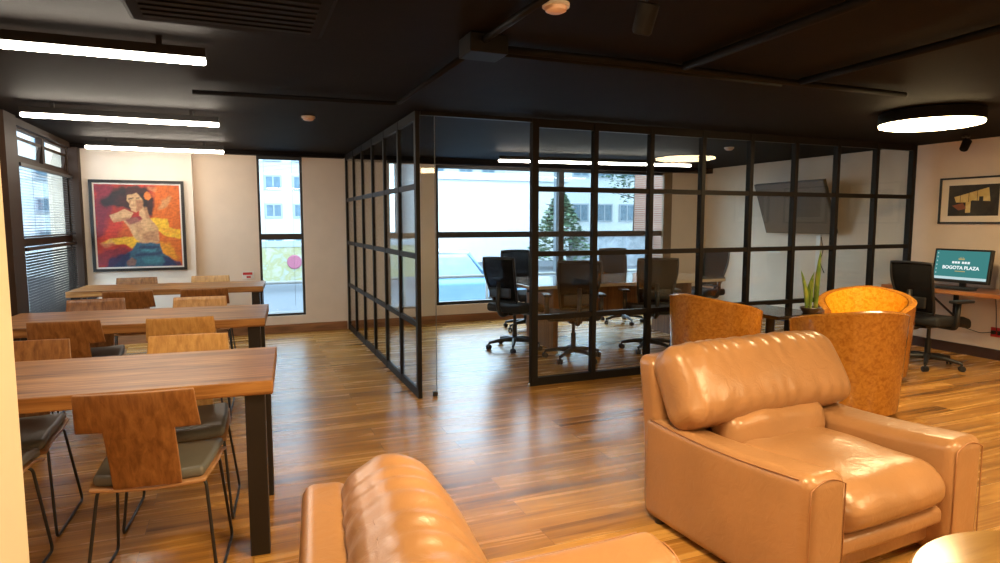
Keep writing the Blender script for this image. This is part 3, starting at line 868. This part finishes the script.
# framed photographs on the right wall
def framed(label, y, z, w, h, kind):
    r = thing('framed_photograph', label, 'picture', (XR-.002, y, z), 0, 'framed photographs on the right wall')
    f = MB()
    for (a, b_, c, d) in ((-w/2, w/2, -h/2, -h/2+.02), (-w/2, w/2, h/2-.02, h/2), (-w/2, -w/2+.02, -h/2+.02, h/2-.02), (w/2-.02, w/2, -h/2+.02, h/2-.02)):
        f.box(-.028, 0, a, b_, c, d)
    obj('frame', f, M['black'], r)
    obj('mat_board', MB().box(-.014, -.004, -w/2+.018, w/2-.018, -h/2+.018, h/2-.018), M['matboard'], r)
    p = MB(); iw, ih = w*.72, h*.66
    p.cur = 0; p.box(-.017, -.0142, -iw/2, iw/2, -ih/2, ih/2)
    def quad(pts, m, d): 
        p.cur = m; p.add([(-.017-d, (0.5-u)*iw, (v-.5)*ih) for u, v in pts]+[(-.0168, (0.5-u)*iw, (v-.5)*ih) for u, v in pts], [tuple(range(len(pts))), tuple(range(2*len(pts)-1, len(pts)-1, -1))]+[(i, i+len(pts), (i+1) % len(pts)+len(pts), (i+1) % len(pts)) for i in range(len(pts))])
    if kind == 0:
        quad([(.12, .62), (.80, .90), (.84, .46), (.48, .50), (.44, .44), (.16, .44)], 1, .0005)
        quad([(.36, .10), (.46, .10), (.46, .46), (.36, .46)], 1, .0006)
        quad([(.08, .34), (.30, .42), (.38, .24), (.22, .18)], 2, .0006)
        quad([(.62, .30), (.70, .30), (.70, .62), (.62, .62)], 0, .0007)
        for k in range(3): quad([(.24+k*.17, .45), (.25+k*.17, .45), (.25+k*.17, .84), (.24+k*.17, .80)], 0, .0007)
        obj('photograph', p, [tile_noise_mat('photo_dark', [(.012, .009, .006), (.05, .04, .02)], 6), tile_noise_mat('photo_light', [(.55, .36, .08), (.75, .62, .28)], 8), plain('photo_red', (.28, .09, .03), .5)], r)
    else:
        quad([(.0, .0), (1., .0), (1., .38), (.0, .30)], 1, .0005); quad([(.1, .3), (.4, .34), (.38, .8), (.12, .7)], 2, .0006)
        obj('photograph', p, [tile_noise_mat('photo_brown', [(.08, .04, .03), (.2, .12, .09)], 5), plain('photo_floor', (.05, .03, .02), .5), plain('photo_wall', (.15, .09, .07), .5)], r)
    return r
framed('framed photograph of a lit room, on the right wall above the monitor', 4.355, 1.665, .70, .50, 0)
framed('framed dark photograph with pale mount, seen only as a reflection in the partition', 3.33, 1.665, .72, .50, 1)
framed('framed photograph on the right wall nearest the camera, seen only as a faint reflection', 2.33, 1.665, .70, .50, 2)

# television on tilting arm
r = thing('wall_television', 'flat television tilted downward on a wall arm inside the meeting room', 'television', (XR-.002, 6.55, 1.62))
Tm = TR(-.24, -.02, 0, 0, R(-20), R(-3))
obj('casing', MB().box(0, .05, -.62, .62, -.37, .37, Tm), plain('tv_casing', (.05, .036, .024), .4), r, bevel=.006)
obj('screen', MB().box(-.003, -.0005, -.605, .605, -.355, .355, Tm), M['tv'], r)
ar = MB(); ar.box(-.02, 0, -.12, .12, -.15, .15); ar.box(-.14, -.02, -.03, .03, -.03, .03)
obj('wall_arm', ar, M['black'], r)
r = thing('cable_trunking', 'white plastic cable trunking down the wall below the television with loose leads', 'cable cover', (XR-.002, 6.28, .75))
obj('cover', MB().box(-.02, 0, -.035, .035, 0, .5), M['white_plastic'], r, bevel=.003)
obj('lead', MB().tube(fillet([(-.025, -.05, .48), (-.05, -.12, .3), (-.03, -.04, .15), (-.02, -.12, .0)], .1, 5), .005, 6), M['dark'], r, smooth=True)
r = thing('wall_socket', 'white rectangular socket plate on the right wall inside the meeting room', 'socket', (XR-.002, 7.05, 1.02))
obj('faceplate', MB().box(-.01, 0, -.11, .11, -.035, .035), M['white_plastic'], r, bevel=.003)
obj('socket_face', MB().box(-.012, -.0101, -.09, -.02, -.024, .024), M['matboard'], r)

# red and white plate on the back wall
r = thing('alarm_plate', 'small red and white plate on the cream wall between painting and narrow window', 'wall plate', (.06, YB-.001, .765))
obj('faceplate', MB().box(-.07, .07, -.01, 0, -.045, .045), M['white_plastic'], r, bevel=.003)
obj('red_strip', MB().box(-.062, .05, -.0125, -.0101, .005, .036), M['red_plastic'], r)
obj('red_button', MB().box(-.02, .03, -.0125, -.0101, -.034, -.012), M['red_plastic'], r)

# ------------------------------------------------------------------ painting
r = thing('framed_painting', 'large red and yellow painting of a dancing dark-haired figure in black frame', 'painting', (-1.10, YB-.101, 1.39))
w, h = .965, 1.05
f = MB()
for (a, b_, c, d) in ((-w/2, w/2, -h/2, -h/2+.032), (-w/2, w/2, h/2-.032, h/2), (-w/2, -w/2+.032, -h/2+.032, h/2-.032), (w/2-.032, w/2, -h/2+.032, h/2-.032)):
    f.box(a, b_, -.045, 0, c, d)
obj('frame', f, M['black'], r)
obj('mat_board', MB().box(-w/2+.03, w/2-.03, -.025, -.005, -h/2+.03, h/2-.03), plain('mat_white', (.8, .74, .68), .8), r)
cw, chh = w-.10, h-.10
def inside(x, y, poly):
    c = False; n = len(poly); j = n-1
    for i in range(n):
        xi, yi = poly[i]; xj, yj = poly[j]
        if (yi > y) != (yj > y) and x < (xj-xi)*(y-yi)/(yj-yi)+xi: c = not c
        j = i
    return c
RED, ORA, DRK, SKN, YEL, BLU, MAR, NAV, TAN, FLW, SHD = (.50, .035, .018), (.72, .16, .015), (.016, .013, .014), (.66, .38, .18), (.88, .50, .03), (.02, .12, .19), (.20, .016, .04), (.012, .02, .09), (.62, .34, .14), (.85, .22, .04), (.36, .13, .06)
LAY = [([(385, 66), (520, 66), (520, 492), (430, 492), (400, 420), (395, 330), (360, 240), (375, 150)], ORA, .8, 26),
    ([(70, 66), (175, 66), (165, 170), (140, 240), (110, 330), (70, 350)], MAR, .85, 26), ([(70, 420), (140, 395), (260, 400), (200, 492), (70, 492)], MAR, .8, 22),
    ([(230, 255), (380, 262), (420, 300), (300, 360), (180, 330)], ORA, .5, 30), ([(360, 340), (470, 390), (500, 450), (420, 440)], YEL, .45, 24),
    ([(420, 150), (475, 118), (445, 180), (395, 200)], TAN, .7, 14), ([(350, 75), (398, 80), (390, 105), (345, 95)], TAN, .5, 12),
    ([(95, 366), (150, 345), (262, 335), (305, 305), (292, 372), (250, 398), (220, 376), (160, 372)], YEL, .95, 8), ([(80, 372), (150, 350), (170, 372), (110, 392)], SKN, .5, 14),
    ([(325, 240), (447, 242), (452, 288), (514, 302), (514, 350), (420, 330), (390, 300), (345, 310)], YEL, .95, 6), ([(400, 290), (470, 300), (512, 330), (430, 322)], ORA, .35, 16),
    ([(110, 150), (210, 88), (300, 74), (350, 90), (378, 140), (370, 225), (335, 225), (300, 200), (230, 190), (185, 182), (130, 190)], DRK, .93, 20), ([(170, 80), (240, 76), (230, 120), (150, 140)], DRK, .8, 22), ([(90, 165), (150, 130), (200, 160), (120, 190)], DRK, .55, 24),
    ([(245, 265), (345, 235), (392, 285), (398, 355), (370, 372), (300, 370), (262, 335)], SKN, .95, 7), ([(300, 318), (385, 305), (396, 355), (330, 368)], SHD, .55, 14), ([(345, 240), (392, 285), (396, 330), (370, 300)], SHD, .35, 12),
    ([(215, 250), (290, 232), (315, 300), (290, 340), (262, 330), (240, 290)], SKN, .9, 8), ([(262, 275), (300, 262), (318, 300), (290, 330)], SHD, .4, 12),
    ([(300, 185), (336, 180), (352, 242), (318, 255), (298, 225)], SKN, .95, 5), ([(322, 185), (338, 182), (352, 240), (335, 245)], SHD, .6, 8),
    ([(240, 124), (290, 112), (326, 150), (318, 190), (282, 212), (258, 204), (256, 190), (248, 176), (252, 168), (238, 152)], SKN, .93, 4), ([(280, 150), (326, 146), (318, 192), (280, 212), (286, 180)], SHD, .8, 8), ([(262, 172), (286, 165), (284, 182), (264, 184)], SHD, .35, 6),
    ([(246, 142), (272, 134), (274, 140), (248, 149)], DRK, .85, 3), ([(284, 136), (304, 134), (305, 141), (286, 143)], DRK, .7, 3), ([(254, 191), (268, 188), (266, 193), (257, 195)], SHD, .7, 3), ([(250, 150), (262, 148), (254, 172), (249, 170)], SHD, .5, 3),
    ([(300, 112), (338, 112), (345, 178), (324, 190), (322, 150)], DRK, .85, 8),
    ([(143, 228), (226, 195), (268, 214), (244, 250), (165, 262)], SKN, .95, 5), ([(160, 248), (240, 235), (244, 250), (165, 262)], SHD, .6, 8),
    ([(226, 245), (290, 226), (312, 240), (300, 262), (240, 275)], MAR, .75, 10),
    ([(330, 112), (345, 104), (362, 114), (366, 134), (350, 150), (334, 142), (326, 126)], FLW, .95, 5),
    ([(278, 366), (400, 370), (412, 420), (455, 452), (492, 492), (150, 492), (205, 430), (250, 405)], BLU, .97, 8), ([(110, 492), (130, 450), (205, 420), (250, 412), (215, 492)], NAV, .9, 14), ([(408, 440), (460, 452), (505, 470), (512, 492), (405, 492)], NAV, .9, 12),
    ([(222, 462), (250, 442), (272, 456), (262, 486), (225, 486)], SHD, .6, 8), ([(290, 380), (395, 384), (398, 398), (285, 398)], NAV, .7, 6), ([(268, 425), (405, 415), (410, 428), (265, 438)], NAV, .7, 7), ([(300, 402), (380, 402), (370, 412), (300, 414)], (.07, .30, .36), .7, 8), ([(300, 445), (400, 440), (420, 470), (320, 480)], (.05, .24, .30), .6, 14)]
def paint(x, y):
    n1 = noise.noise(Vector((x*.012, y*.012, 1))); c = [RED[i]*(1+.5*n1) for i in range(3)]
    for poly, col, al, soft in LAY:
        xs_ = [q[0] for q in poly]; ys_ = [q[1] for q in poly]
        if x < min(xs_)-soft or x > max(xs_)+soft or y < min(ys_)-soft or y > max(ys_)+soft: continue
        k = 0
        for (ox, oy) in ((0, 0), (.35, .1), (-.3, .2), (.1, -.35), (-.15, -.3), (.2, .35), (-.4, -.1)):
            wx = x+ox*soft+soft*.7*noise.noise(Vector((x*.03, y*.03, 7))); wy = y+oy*soft+soft*.7*noise.noise(Vector((x*.03, y*.03, 17)))
            k += inside(wx, wy, poly)
        k = k/7*al
        for i in range(3): c[i] = c[i]*(1-k)+col[i]*k
    st = noise.noise(Vector((x*.05+y*.02, y*.11, 31)))*.35+noise.noise(Vector((x*.16, y*.10, 41)))*.22
    return [max(.004, v*(1+st)*.80) for v in c]
gx, gy = 120, 116
vs = []; cs = []
for j in range(gy+1):
    for i in range(gx+1):
        u, v = i/gx, j/gy
        vs.append(((u-.5)*cw, -.030, (v-.5)*chh)); cs.append(paint(75+440*u, 70+420*(1-v)))
fs = [(j*(gx+1)+i, j*(gx+1)+i+1, (j+1)*(gx+1)+i+1, (j+1)*(gx+1)+i) for j in range(gy) for i in range(gx)]
nb = len(vs)
vs += [(-cw/2, -.0252, -chh/2), (cw/2, -.0252, -chh/2), (cw/2, -.0252, chh/2), (-cw/2, -.0252, chh/2)]
fs += [(nb, nb+3, nb+2, nb+1), (nb, nb+1, gx, 0), (nb+1, nb+2, nb-1, gx), (nb+2, nb+3, gy*(gx+1), nb-1), (nb+3, nb, 0, gy*(gx+1))]
pm, nt, N_, L_, b_ = new_mat('painted_canvas')
at = N_.new('ShaderNodeVertexColor'); at.layer_name = 'pigment'; L_.new(at.outputs['Color'], b_.inputs['Base Color']); setp(b_, roughness=.45)
cv = obj('canvas', MB().add(vs, fs), pm, r)
ca = cv.data.color_attributes.new('pigment', 'FLOAT_COLOR', 'POINT')
for i, c in enumerate(cs): ca.data[i].color = (*c, 1)
for i in range(nb, nb+4): ca.data[i].color = (.3, .2, .15, 1)

# ------------------------------------------------------------------ lamps
def bar(label, x0, x1, y, rz=0, dm=None, grp='linear ceiling lamps over the work tables'):
    r = thing('linear_lamp', label, 'lamp', ((x0+x1)/2, y, CZ-.115), rz, grp); h = (x1-x0)/2
    obj('housing', MB().box(-h, h, -.026, .026, .0305, .075), M['black'], r)
    obj('diffuser', MB().rbox(h, .022, .015, .012, 10, None, TR(0, 0, .015)), dm or M['lampbar'], r)
    for s in (-.7, .7): obj('suspension_clip', MB().box(s*h-.012, s*h+.012, -.012, .012, .0751, .1145), M['black'], r)
bar('glowing linear ceiling lamp nearest the camera, cut by the left edge of the photo', -1.45, -.13, 3.45)
bar('glowing linear ceiling lamp, second of three over the work tables', -1.45, -.135, 5.62)
bar('glowing linear ceiling lamp farthest back, above the painting', -1.47, -.15, 7.78)
bar('glowing linear ceiling lamp in the meeting room over the long table', 3.05, 5.80, 7.35, R(-7), emit('lamp_bar_soft', (1., .90, .76), 24.), grp='meeting room lamps')
def disc(label, x, y, rad=.40):
    r = thing('disc_lamp', label, 'lamp', (x, y, CZ-.115), 0, 'round ceiling lamps')
    obj('drum', MB().lathe([(rad-.015, .022), (rad, .022), (rad, .105), (rad-.02, .112), (.0, .112)], 56, cap=False), M['pipe'], r, smooth=True, angle=40)
    obj('diffuser', MB().lathe([(0, 0), (rad-.03, 0), (rad-.008, .006), (rad-.004, .021), (0, .0215)], 56, cap=False), M['lampw'], r, smooth=True, angle=50)
    obj('ceiling_fixing', MB().lathe([(.05, .1125), (.05, .1148)], 16), M['black'], r)
disc('round glowing ceiling lamp with black drum in front of the right wall', 5.10, 3.43, .36)
disc('round ceiling lamp over the side-on foreground armchair', .95, 1.50)
disc('round ceiling lamp above the coffee table, out of the photo', 2.75, .55)
disc('round ceiling lamp behind the camera', .6, -1.5)
disc('round ceiling lamp behind the camera towards the right wall', 4.6, -.6)

# detectors, spotlights, conduit
for (x, y, lab) in ((.55, 5.55, 'small pinkish smoke detector on the black ceiling left of the glass partition'), (1.20, 2.34, 'small pale smoke detector on the black ceiling near the top edge'), (5.35, 5.95, 'small pale smoke detector on the meeting room ceiling')):
    r = thing('smoke_detector', lab, 'smoke detector', (x, y, CZ-.055), 0)
    obj('base_plate', MB().lathe([(.055, .04), (.055, .0545)], 24), M['white_plastic'], r, smooth=True, angle=40)
    obj('sensor_head', MB().lathe([(.0, .018), (.03, .020), (.042, .026), (.045, .0395)], 24, cap=False), M['pink_plastic'], r, smooth=True, angle=40)
def spot(label, x, y, az, tl):
    r = thing('spotlight', label, 'spotlight', (x, y, CZ), az)
    obj('mount', MB().lathe([(.035, -.02), (.035, -.001)], 20), M['black'], r, smooth=True, angle=40)
    obj('stem', MB().tube([(0, 0, -.02), (0, 0, -.06)], .008, 8), M['black'], r)
    obj('lamp_head', MB().lathe([(.03, -.06), (.038, -.05), (.042, .05), (.034, .055), (.03, .045)], 24, TR(0, 0, -.095, tl)), M['pipe'], r, smooth=True, angle=40)
spot('black ceiling spotlight aimed at the framed photograph on the right wall', 6.86, 4.24, R(90), R(30))
spot('black ceiling spotlight hanging at the top edge of the photo near the centre', 1.46, 2.10, R(10), R(20))
GPIPE = 'black conduits under the ceiling'
def pipe(label, pts, rad):
    o = obj('conduit_pipe', MB().tube(fillet(pts, .06), rad, 8), M['pipe'], None, smooth=True); tag(o, label, 'conduit', GPIPE)
zc = CZ-.035
pipe('black conduit turning a corner on the ceiling in front of the partition', [(-.26, 4.62, zc), (1.06, 4.52, zc), (1.08, 2.98, zc)], .016)
pipe('black conduit running toward the camera from the ceiling box', [(1.07, 2.79, zc), (1.09, 2.1, zc)], .016)
pipe('upper of the parallel black conduits leading right from the ceiling box', [(1.20, 2.92, zc), (2.05, 2.90, zc), (3.2, 2.94, zc), (4.1, 2.94, zc)], .020)
pipe('lower of the parallel black conduits leading right from the ceiling box', [(1.20, 3.0, zc), (2.05, 2.98, zc), (3.1, 3.02, zc)], .014)
pipe('black conduit branching toward the camera under the ceiling at the right', [(3.14, 2.90, zc), (3.12, 2.2, zc), (3.06, 1.2, zc)], .022)
pipe('black conduit branching toward the camera under the ceiling at the centre', [(2.25, 2.86, zc), (2.22, 1.9, zc), (2.2, 1.2, zc)], .024)
#pipe('thick black pipe crossing the ceiling diagonally at the upper left', [(-.5, 3.55, zc-.01), (.03, 3.14, zc-.01), (1.35, 1.98, zc-.01)], .03)
tag(obj('junction_box', MB().box(1.0, 1.19, 2.80, 2.97, CZ-.09, CZ-.002), M['pipe'], None, bevel=.006), 'black junction box on the ceiling where the conduits meet', 'junction box')
r = thing('air_conditioner', 'dark ceiling air unit at the upper left corner beyond the nearest linear lamp', 'air unit', (.05, 2.62, CZ))
obj('casing', MB().box(-.42, .30, -.30, .24, -.10, -.001), plain('unit_dark', (.006, .005, .005), .7, spec=.1), r, bevel=.02)
gr = MB()
for k in range(7): gr.box(-.36, .24, -.24+k*.06, -.21+k*.06, -.107, -.1005)
obj('grille', gr, M['pipe'], r)

# ------------------------------------------------------------------ outside
GZ = -.55
asph = plain('asphalt', (.065, .075, .09), .9, vary=.1, bump=.2, bscale=8)
b = MB().box(-70, 90, 8.9, 120, GZ-.2, GZ); o = struct('road', b, asph)
b = MB().box(-60, XL-T-.05, -30, 8.88, GZ-.2, GZ); o = struct('pavement', b, plain('paving', (.45, .44, .42), .9))
white = plain('render_white', (.42, .44, .45), .9, vary=.04)
grey = plain('render_grey', (.24, .27, .30), .9, vary=.05)
wglass = plain('far_pane', (.10, .15, .19), .5, spec=.2, vary=.2)
def building(label, x0, x1, y, d, z1, wins, mat, wname='window', rot=0, parapet=True):
    r = thing('building', label, 'building', ((x0+x1)/2, y, GZ), rot); hx = (x1-x0)/2
    obj('wall', MB().box(-hx, hx, 0, d, 0, z1-GZ), mat, r)
    if parapet: obj('parapet', MB().box(-hx-.1, hx+.1, -.12, .4, z1-GZ, z1-GZ+.35), mat, r)
    for (wx0, wx1, wz0, wz1) in wins:
        a, c = wx0-(x0+x1)/2, wx1-(x0+x1)/2
        fr = MB(); t_ = .08
        fr.box(a, c, -.05, -.001, wz0-GZ, wz0-GZ+t_); fr.box(a, c, -.05, -.001, wz1-GZ-t_, wz1-GZ)
        fr.box(a, a+t_, -.05, -.001, wz0-GZ+t_, wz1-GZ-t_); fr.box(c-t_, c, -.05, -.001, wz0-GZ+t_, wz1-GZ-t_); fr.box((a+c)/2-.03, (a+c)/2+.03, -.05, -.001, wz0-GZ+t_, wz1-GZ-t_)
        o = obj('window', fr, grey, r)
        obj('pane', MB().box(a+.02, c-.02, -.025, -.0005, wz0-GZ+.02, wz1-GZ-.02), wglass, o)
    return r
def grid(xs, zs, w, h): return [(x, x+w, z, z+h) for x in xs for z in zs]
building('white apartment block with rows of windows seen through the narrow back window', -4.0, 5.6, 30, 8, 9.5, grid([-2.6, -1.4, -.2, 1.0, 2.2, 3.4], [.25, 1.6, 2.85, 4.1], .75, .65), white)
building('low blank white wall block behind the meeting room window', 8.2, 15.6, 29, 5, 3.45, [], white)
building('white block with small upper windows rising behind the blank wall', 6.8, 17.2, 40.5, 8, 9, grid([9.3, 11.6, 13.6, 15.2], [4.35], 1.0, .8), white)
building('white office block with square windows seen through the right part of the grid', 16.3, 33.0, 31, 8, 10, grid([17.0, 18.55, 20.05, 21.7, 23.3], [-.45, 1.42, 3.9], 1.05, 1.02), white)
building('brick building edge at the right end of the meeting room window', 17.35, 21.0, 22.5, 3, 6.5, [], brick_mat())
building('pale building with dark windows beyond the left side window', -14.5, -4.9, 27, 6, 9.5, grid([-13.2, -11.9, -10.6, -9.3, -8.0, -6.7], [.6, 1.75, 2.9, 4.05], .85, .55), white)
# hoarding with painted patches
hb = thing('street_hoarding', 'low hoarding with yellow and pink painted patches across the street', 'hoarding', (1.2, 19.5, GZ))
obj('panel', MB().box(-4, 3.6, 0, .12, .25, 1.25), tile_noise_mat('hoarding_paint', [(.24, .27, .28), (.22, .21, .10), (.29, .29, .25)], 3.0, .8), hb)
pk = MB(); pk.lathe([(.0, .0), (.19, 0), (.21, .02), (.18, .03), (.0, .031)], 20, TR(.22, -.002, .80, R(90))); obj('painted_patch', pk, plain('pink_paint', (.24, .07, .11), .8), hb)
obj('capping', MB().box(-4, 3.6, -.02, .14, 1.2501, 1.42), grey, hb)
for x in (-4, -1.5, 1.5, 3.5): obj('post', MB().box(x-.05, x+.05, -.06, -.001, 0, 1.4), M['grey_plastic'], hb)
wl = thing('garden_wall', 'low dark stone wall with shrubs along the far side of the street', 'wall', (16.5, 24, GZ))
obj('stone_base', MB().box(-3.2, 8.5, 0, .5, 0, 1.35), tile_noise_mat('stone', [(.12, .14, .16), (.25, .27, .3)], 3., .9), wl)
obj('coping', MB().box(-3.3, 8.6, -.08, .58, 1.35, 1.45), grey, wl)
# cars
def make_car(label, x, y, z, col, roofc, rz=0.):
    r = thing('car', label, 'car', (x, y, z), rz)
    bodym = plain('car_paint', col, .25, vary=.04); roofm = plain('car_roof', roofc, .25, vary=.03)
    def bf(p):
        q = Vector(p); e = abs(p.x)/2.1
        q.z -= .07*e**4*(p.z > 0); q.y *= 1-.10*e**5; return q
    obj('body', MB().rbox(2.1, .84, .31, .16, 16, bf, TR(0, 0, .56)), bodym, r, smooth=True)
    obj('cabin', MB().rbox(1.2, .76, .27, .10, 14, lambda p: Vector((p.x*(1-.34*(p.z+.27)/.54), p.y*(1-.14*(p.z+.27)/.54), p.z)), TR(-.15, 0, 1.10)), plain('car_glass', (.25, .33, .40), .12), r, smooth=True)
    obj('roof', MB().rbox(.80, .64, .035, .03, 12, lambda p: Vector((p.x, p.y, p.z-.03*(p.x/.8)**2)), TR(-.15, 0, 1.385)), roofm, r, smooth=True)
    for sy in (-1, 1):
        for (xa, xb) in ((1.02, .66), (-.13, -.13), (-1.32, -.96)):
            obj('pillar', MB().tube([(xa, sy*.755, .86), (xb, sy*.645, 1.36)], .03, 6), bodym, r, smooth=True)
    for x_ in (-1.3, 1.3):
        for y_ in (-.76, .76):
            wv = obj('wheel', MB().lathe([(.16, -.1), (.30, -.095), (.33, -.06), (.33, .06), (.30, .095), (.16, .1)], 24, TR(x_, y_, .33, R(90))), M['dark'], r, smooth=True, angle=40)
            obj('hub', MB().lathe([(.0, -.01), (.19, 0), (.2, .02)], 16, TR(x_, y_+(.095 if y_ > 0 else -.115), .33, R(90))), M['steel'], wv, smooth=True, angle=40)
    for x_ in (2.04, -2.04): obj('lamp_cluster', MB().rbox(.04, .62, .05, .03, 8, None, TR(x_, 0, .64)), M['white_plastic'], r, smooth=True)
    return r
make_car('bright blue car with pale roof passing behind the meeting room window', 3.55, 12.6, GZ, (.13, .25, .40), (.42, .45, .48))
# trees
leafm = tile_noise_mat('tree_leaf', [(.020, .05, .030), (.045, .09, .05), (.09, .13, .07)], 2., .8)
def tree(label, x, y, hgt, rad, n, conifer, seed, z0=.1):
    rnd = random.Random(seed)
    r = thing('street_tree', label, 'tree', (x, y, GZ), 0, 'trees across the street')
    tr = MB(); tr.tube([(0, 0, 0), (.05, 0, hgt*.4), (0, .03, hgt*.92)], [.16, .11, .03], 8)
    for k in range(9):
        a = rnd.uniform(0, 2*PI); z = hgt*rnd.uniform(.35, .8); d = rad*rnd.uniform(.4, .8)
        tr.tube([(.03, 0, z), (math.cos(a)*d, math.sin(a)*d, z+.25*d)], [.04, .012], 6)
    obj('trunk', tr, plain('bark', (.06, .045, .035), .9), r, smooth=True)
    fo = MB()
    for k in range(n):
        t = rnd.random()**.8; a = rnd.uniform(0, 2*PI)
        if conifer: z = hgt*(.12+.88*t); rr_ = rad*(1-t)**.8*rnd.uniform(.5, 1)+.05
        else:
            v = Vector((rnd.gauss(0, 1), rnd.gauss(0, 1), rnd.gauss(0, 1))).normalized()*rnd.uniform(.6, 1)
            z = hgt*.66+v.z*hgt*.34; rr_ = rad*math.hypot(v.x, v.y); a = math.atan2(v.y, v.x)
        c = Vector((math.cos(a)*rr_, math.sin(a)*rr_, z))
        s = rnd.uniform(.07, .16); Tm = Matrix.Translation(c) @ Matrix.Rotation(rnd.uniform(0, 6.3), 4, 'Z') @ Matrix.Rotation(rnd.uniform(-1, 1), 4, 'X')
        fo.add([(-s, 0, 0), (0, -s*.45, .01), (s, 0, -.02), (0, s*.45, .01)], [(0, 1, 2, 3)], Tm)
    obj('foliage', fo, leafm, r)
tree('dark conifer beside the post of the grid partition, across the street', 12.5, 23.8, 3.25, 1.5, 2200, True, 1)
tree('leafy tree crown at the top of the meeting room window, across the street', 19.3, 28.3, 8.8, 2.0, 1800, False, 3)
# street lamp post
lp_ = thing('street_lamp', 'tall grey street lamp post before the blank white wall', 'street lamp', (10.9, 21, GZ))
obj('pole', MB().tube([(0, 0, 0), (0, 0, 6.4), (-.6, 0, 6.8)], .14, 12), grey, lp_, smooth=True)
obj('lamp_head', MB().rbox(.35, .12, .06, .05, 8, None, TR(-.85, 0, 6.82)), M['grey_plastic'], lp_, smooth=True)
# railing along the pavement
b = MB().box(-20, 40, 13.2, 13.4, GZ-.01, GZ+.06); struct('kerb', b, white)
rl = thing('street_railing', 'thin grey railing along the pavement outside the meeting room window', 'railing', (6.5, 10.8, GZ))
for z in (.5, 1.0): obj('rail', MB().tube([(-6.5, 0, z), (6, 0, z)], .025, 8), M['grey_plastic'], rl, smooth=True)
for k in range(7): obj('post', MB().tube([(-6.5+k*2.08, 0, 0), (-6.5+k*2.08, 0, 1.02)], .03, 8), M['grey_plastic'], rl, smooth=True)

# ------------------------------------------------------------------ sky, camera, view
wd = bpy.data.worlds.new('sky'); sc.world = wd; wd.use_nodes = True
N = wd.node_tree.nodes; L = wd.node_tree.links; bg = N['Background']
bg.inputs[0].default_value = (.60, .81, 1., 1); bg.inputs[1].default_value = 7.5
sc.cycles.max_bounces = 8; sc.cycles.transparent_max_bounces = 24; sc.cycles.glossy_bounces = 4
sc.cycles.sample_clamp_indirect = 6.
cam = bpy.data.cameras.new('camera'); co = bpy.data.objects.new('camera', cam); COL.objects.link(co)
cam.sensor_width = 36; cam.lens = 36*630/1000; cam.clip_start = .02; cam.clip_end = 300
co.location = (0, 0, 1.44)
co.rotation_euler = (PI/2-math.atan(60/630.), 0, -math.atan(259/632.8))
sc.camera = co
sc.view_settings.view_transform = 'Standard'; sc.view_settings.look = 'None'; sc.view_settings.gamma = 1.
sc.view_settings.use_curve_mapping = False
sc.view_settings.exposure = .38
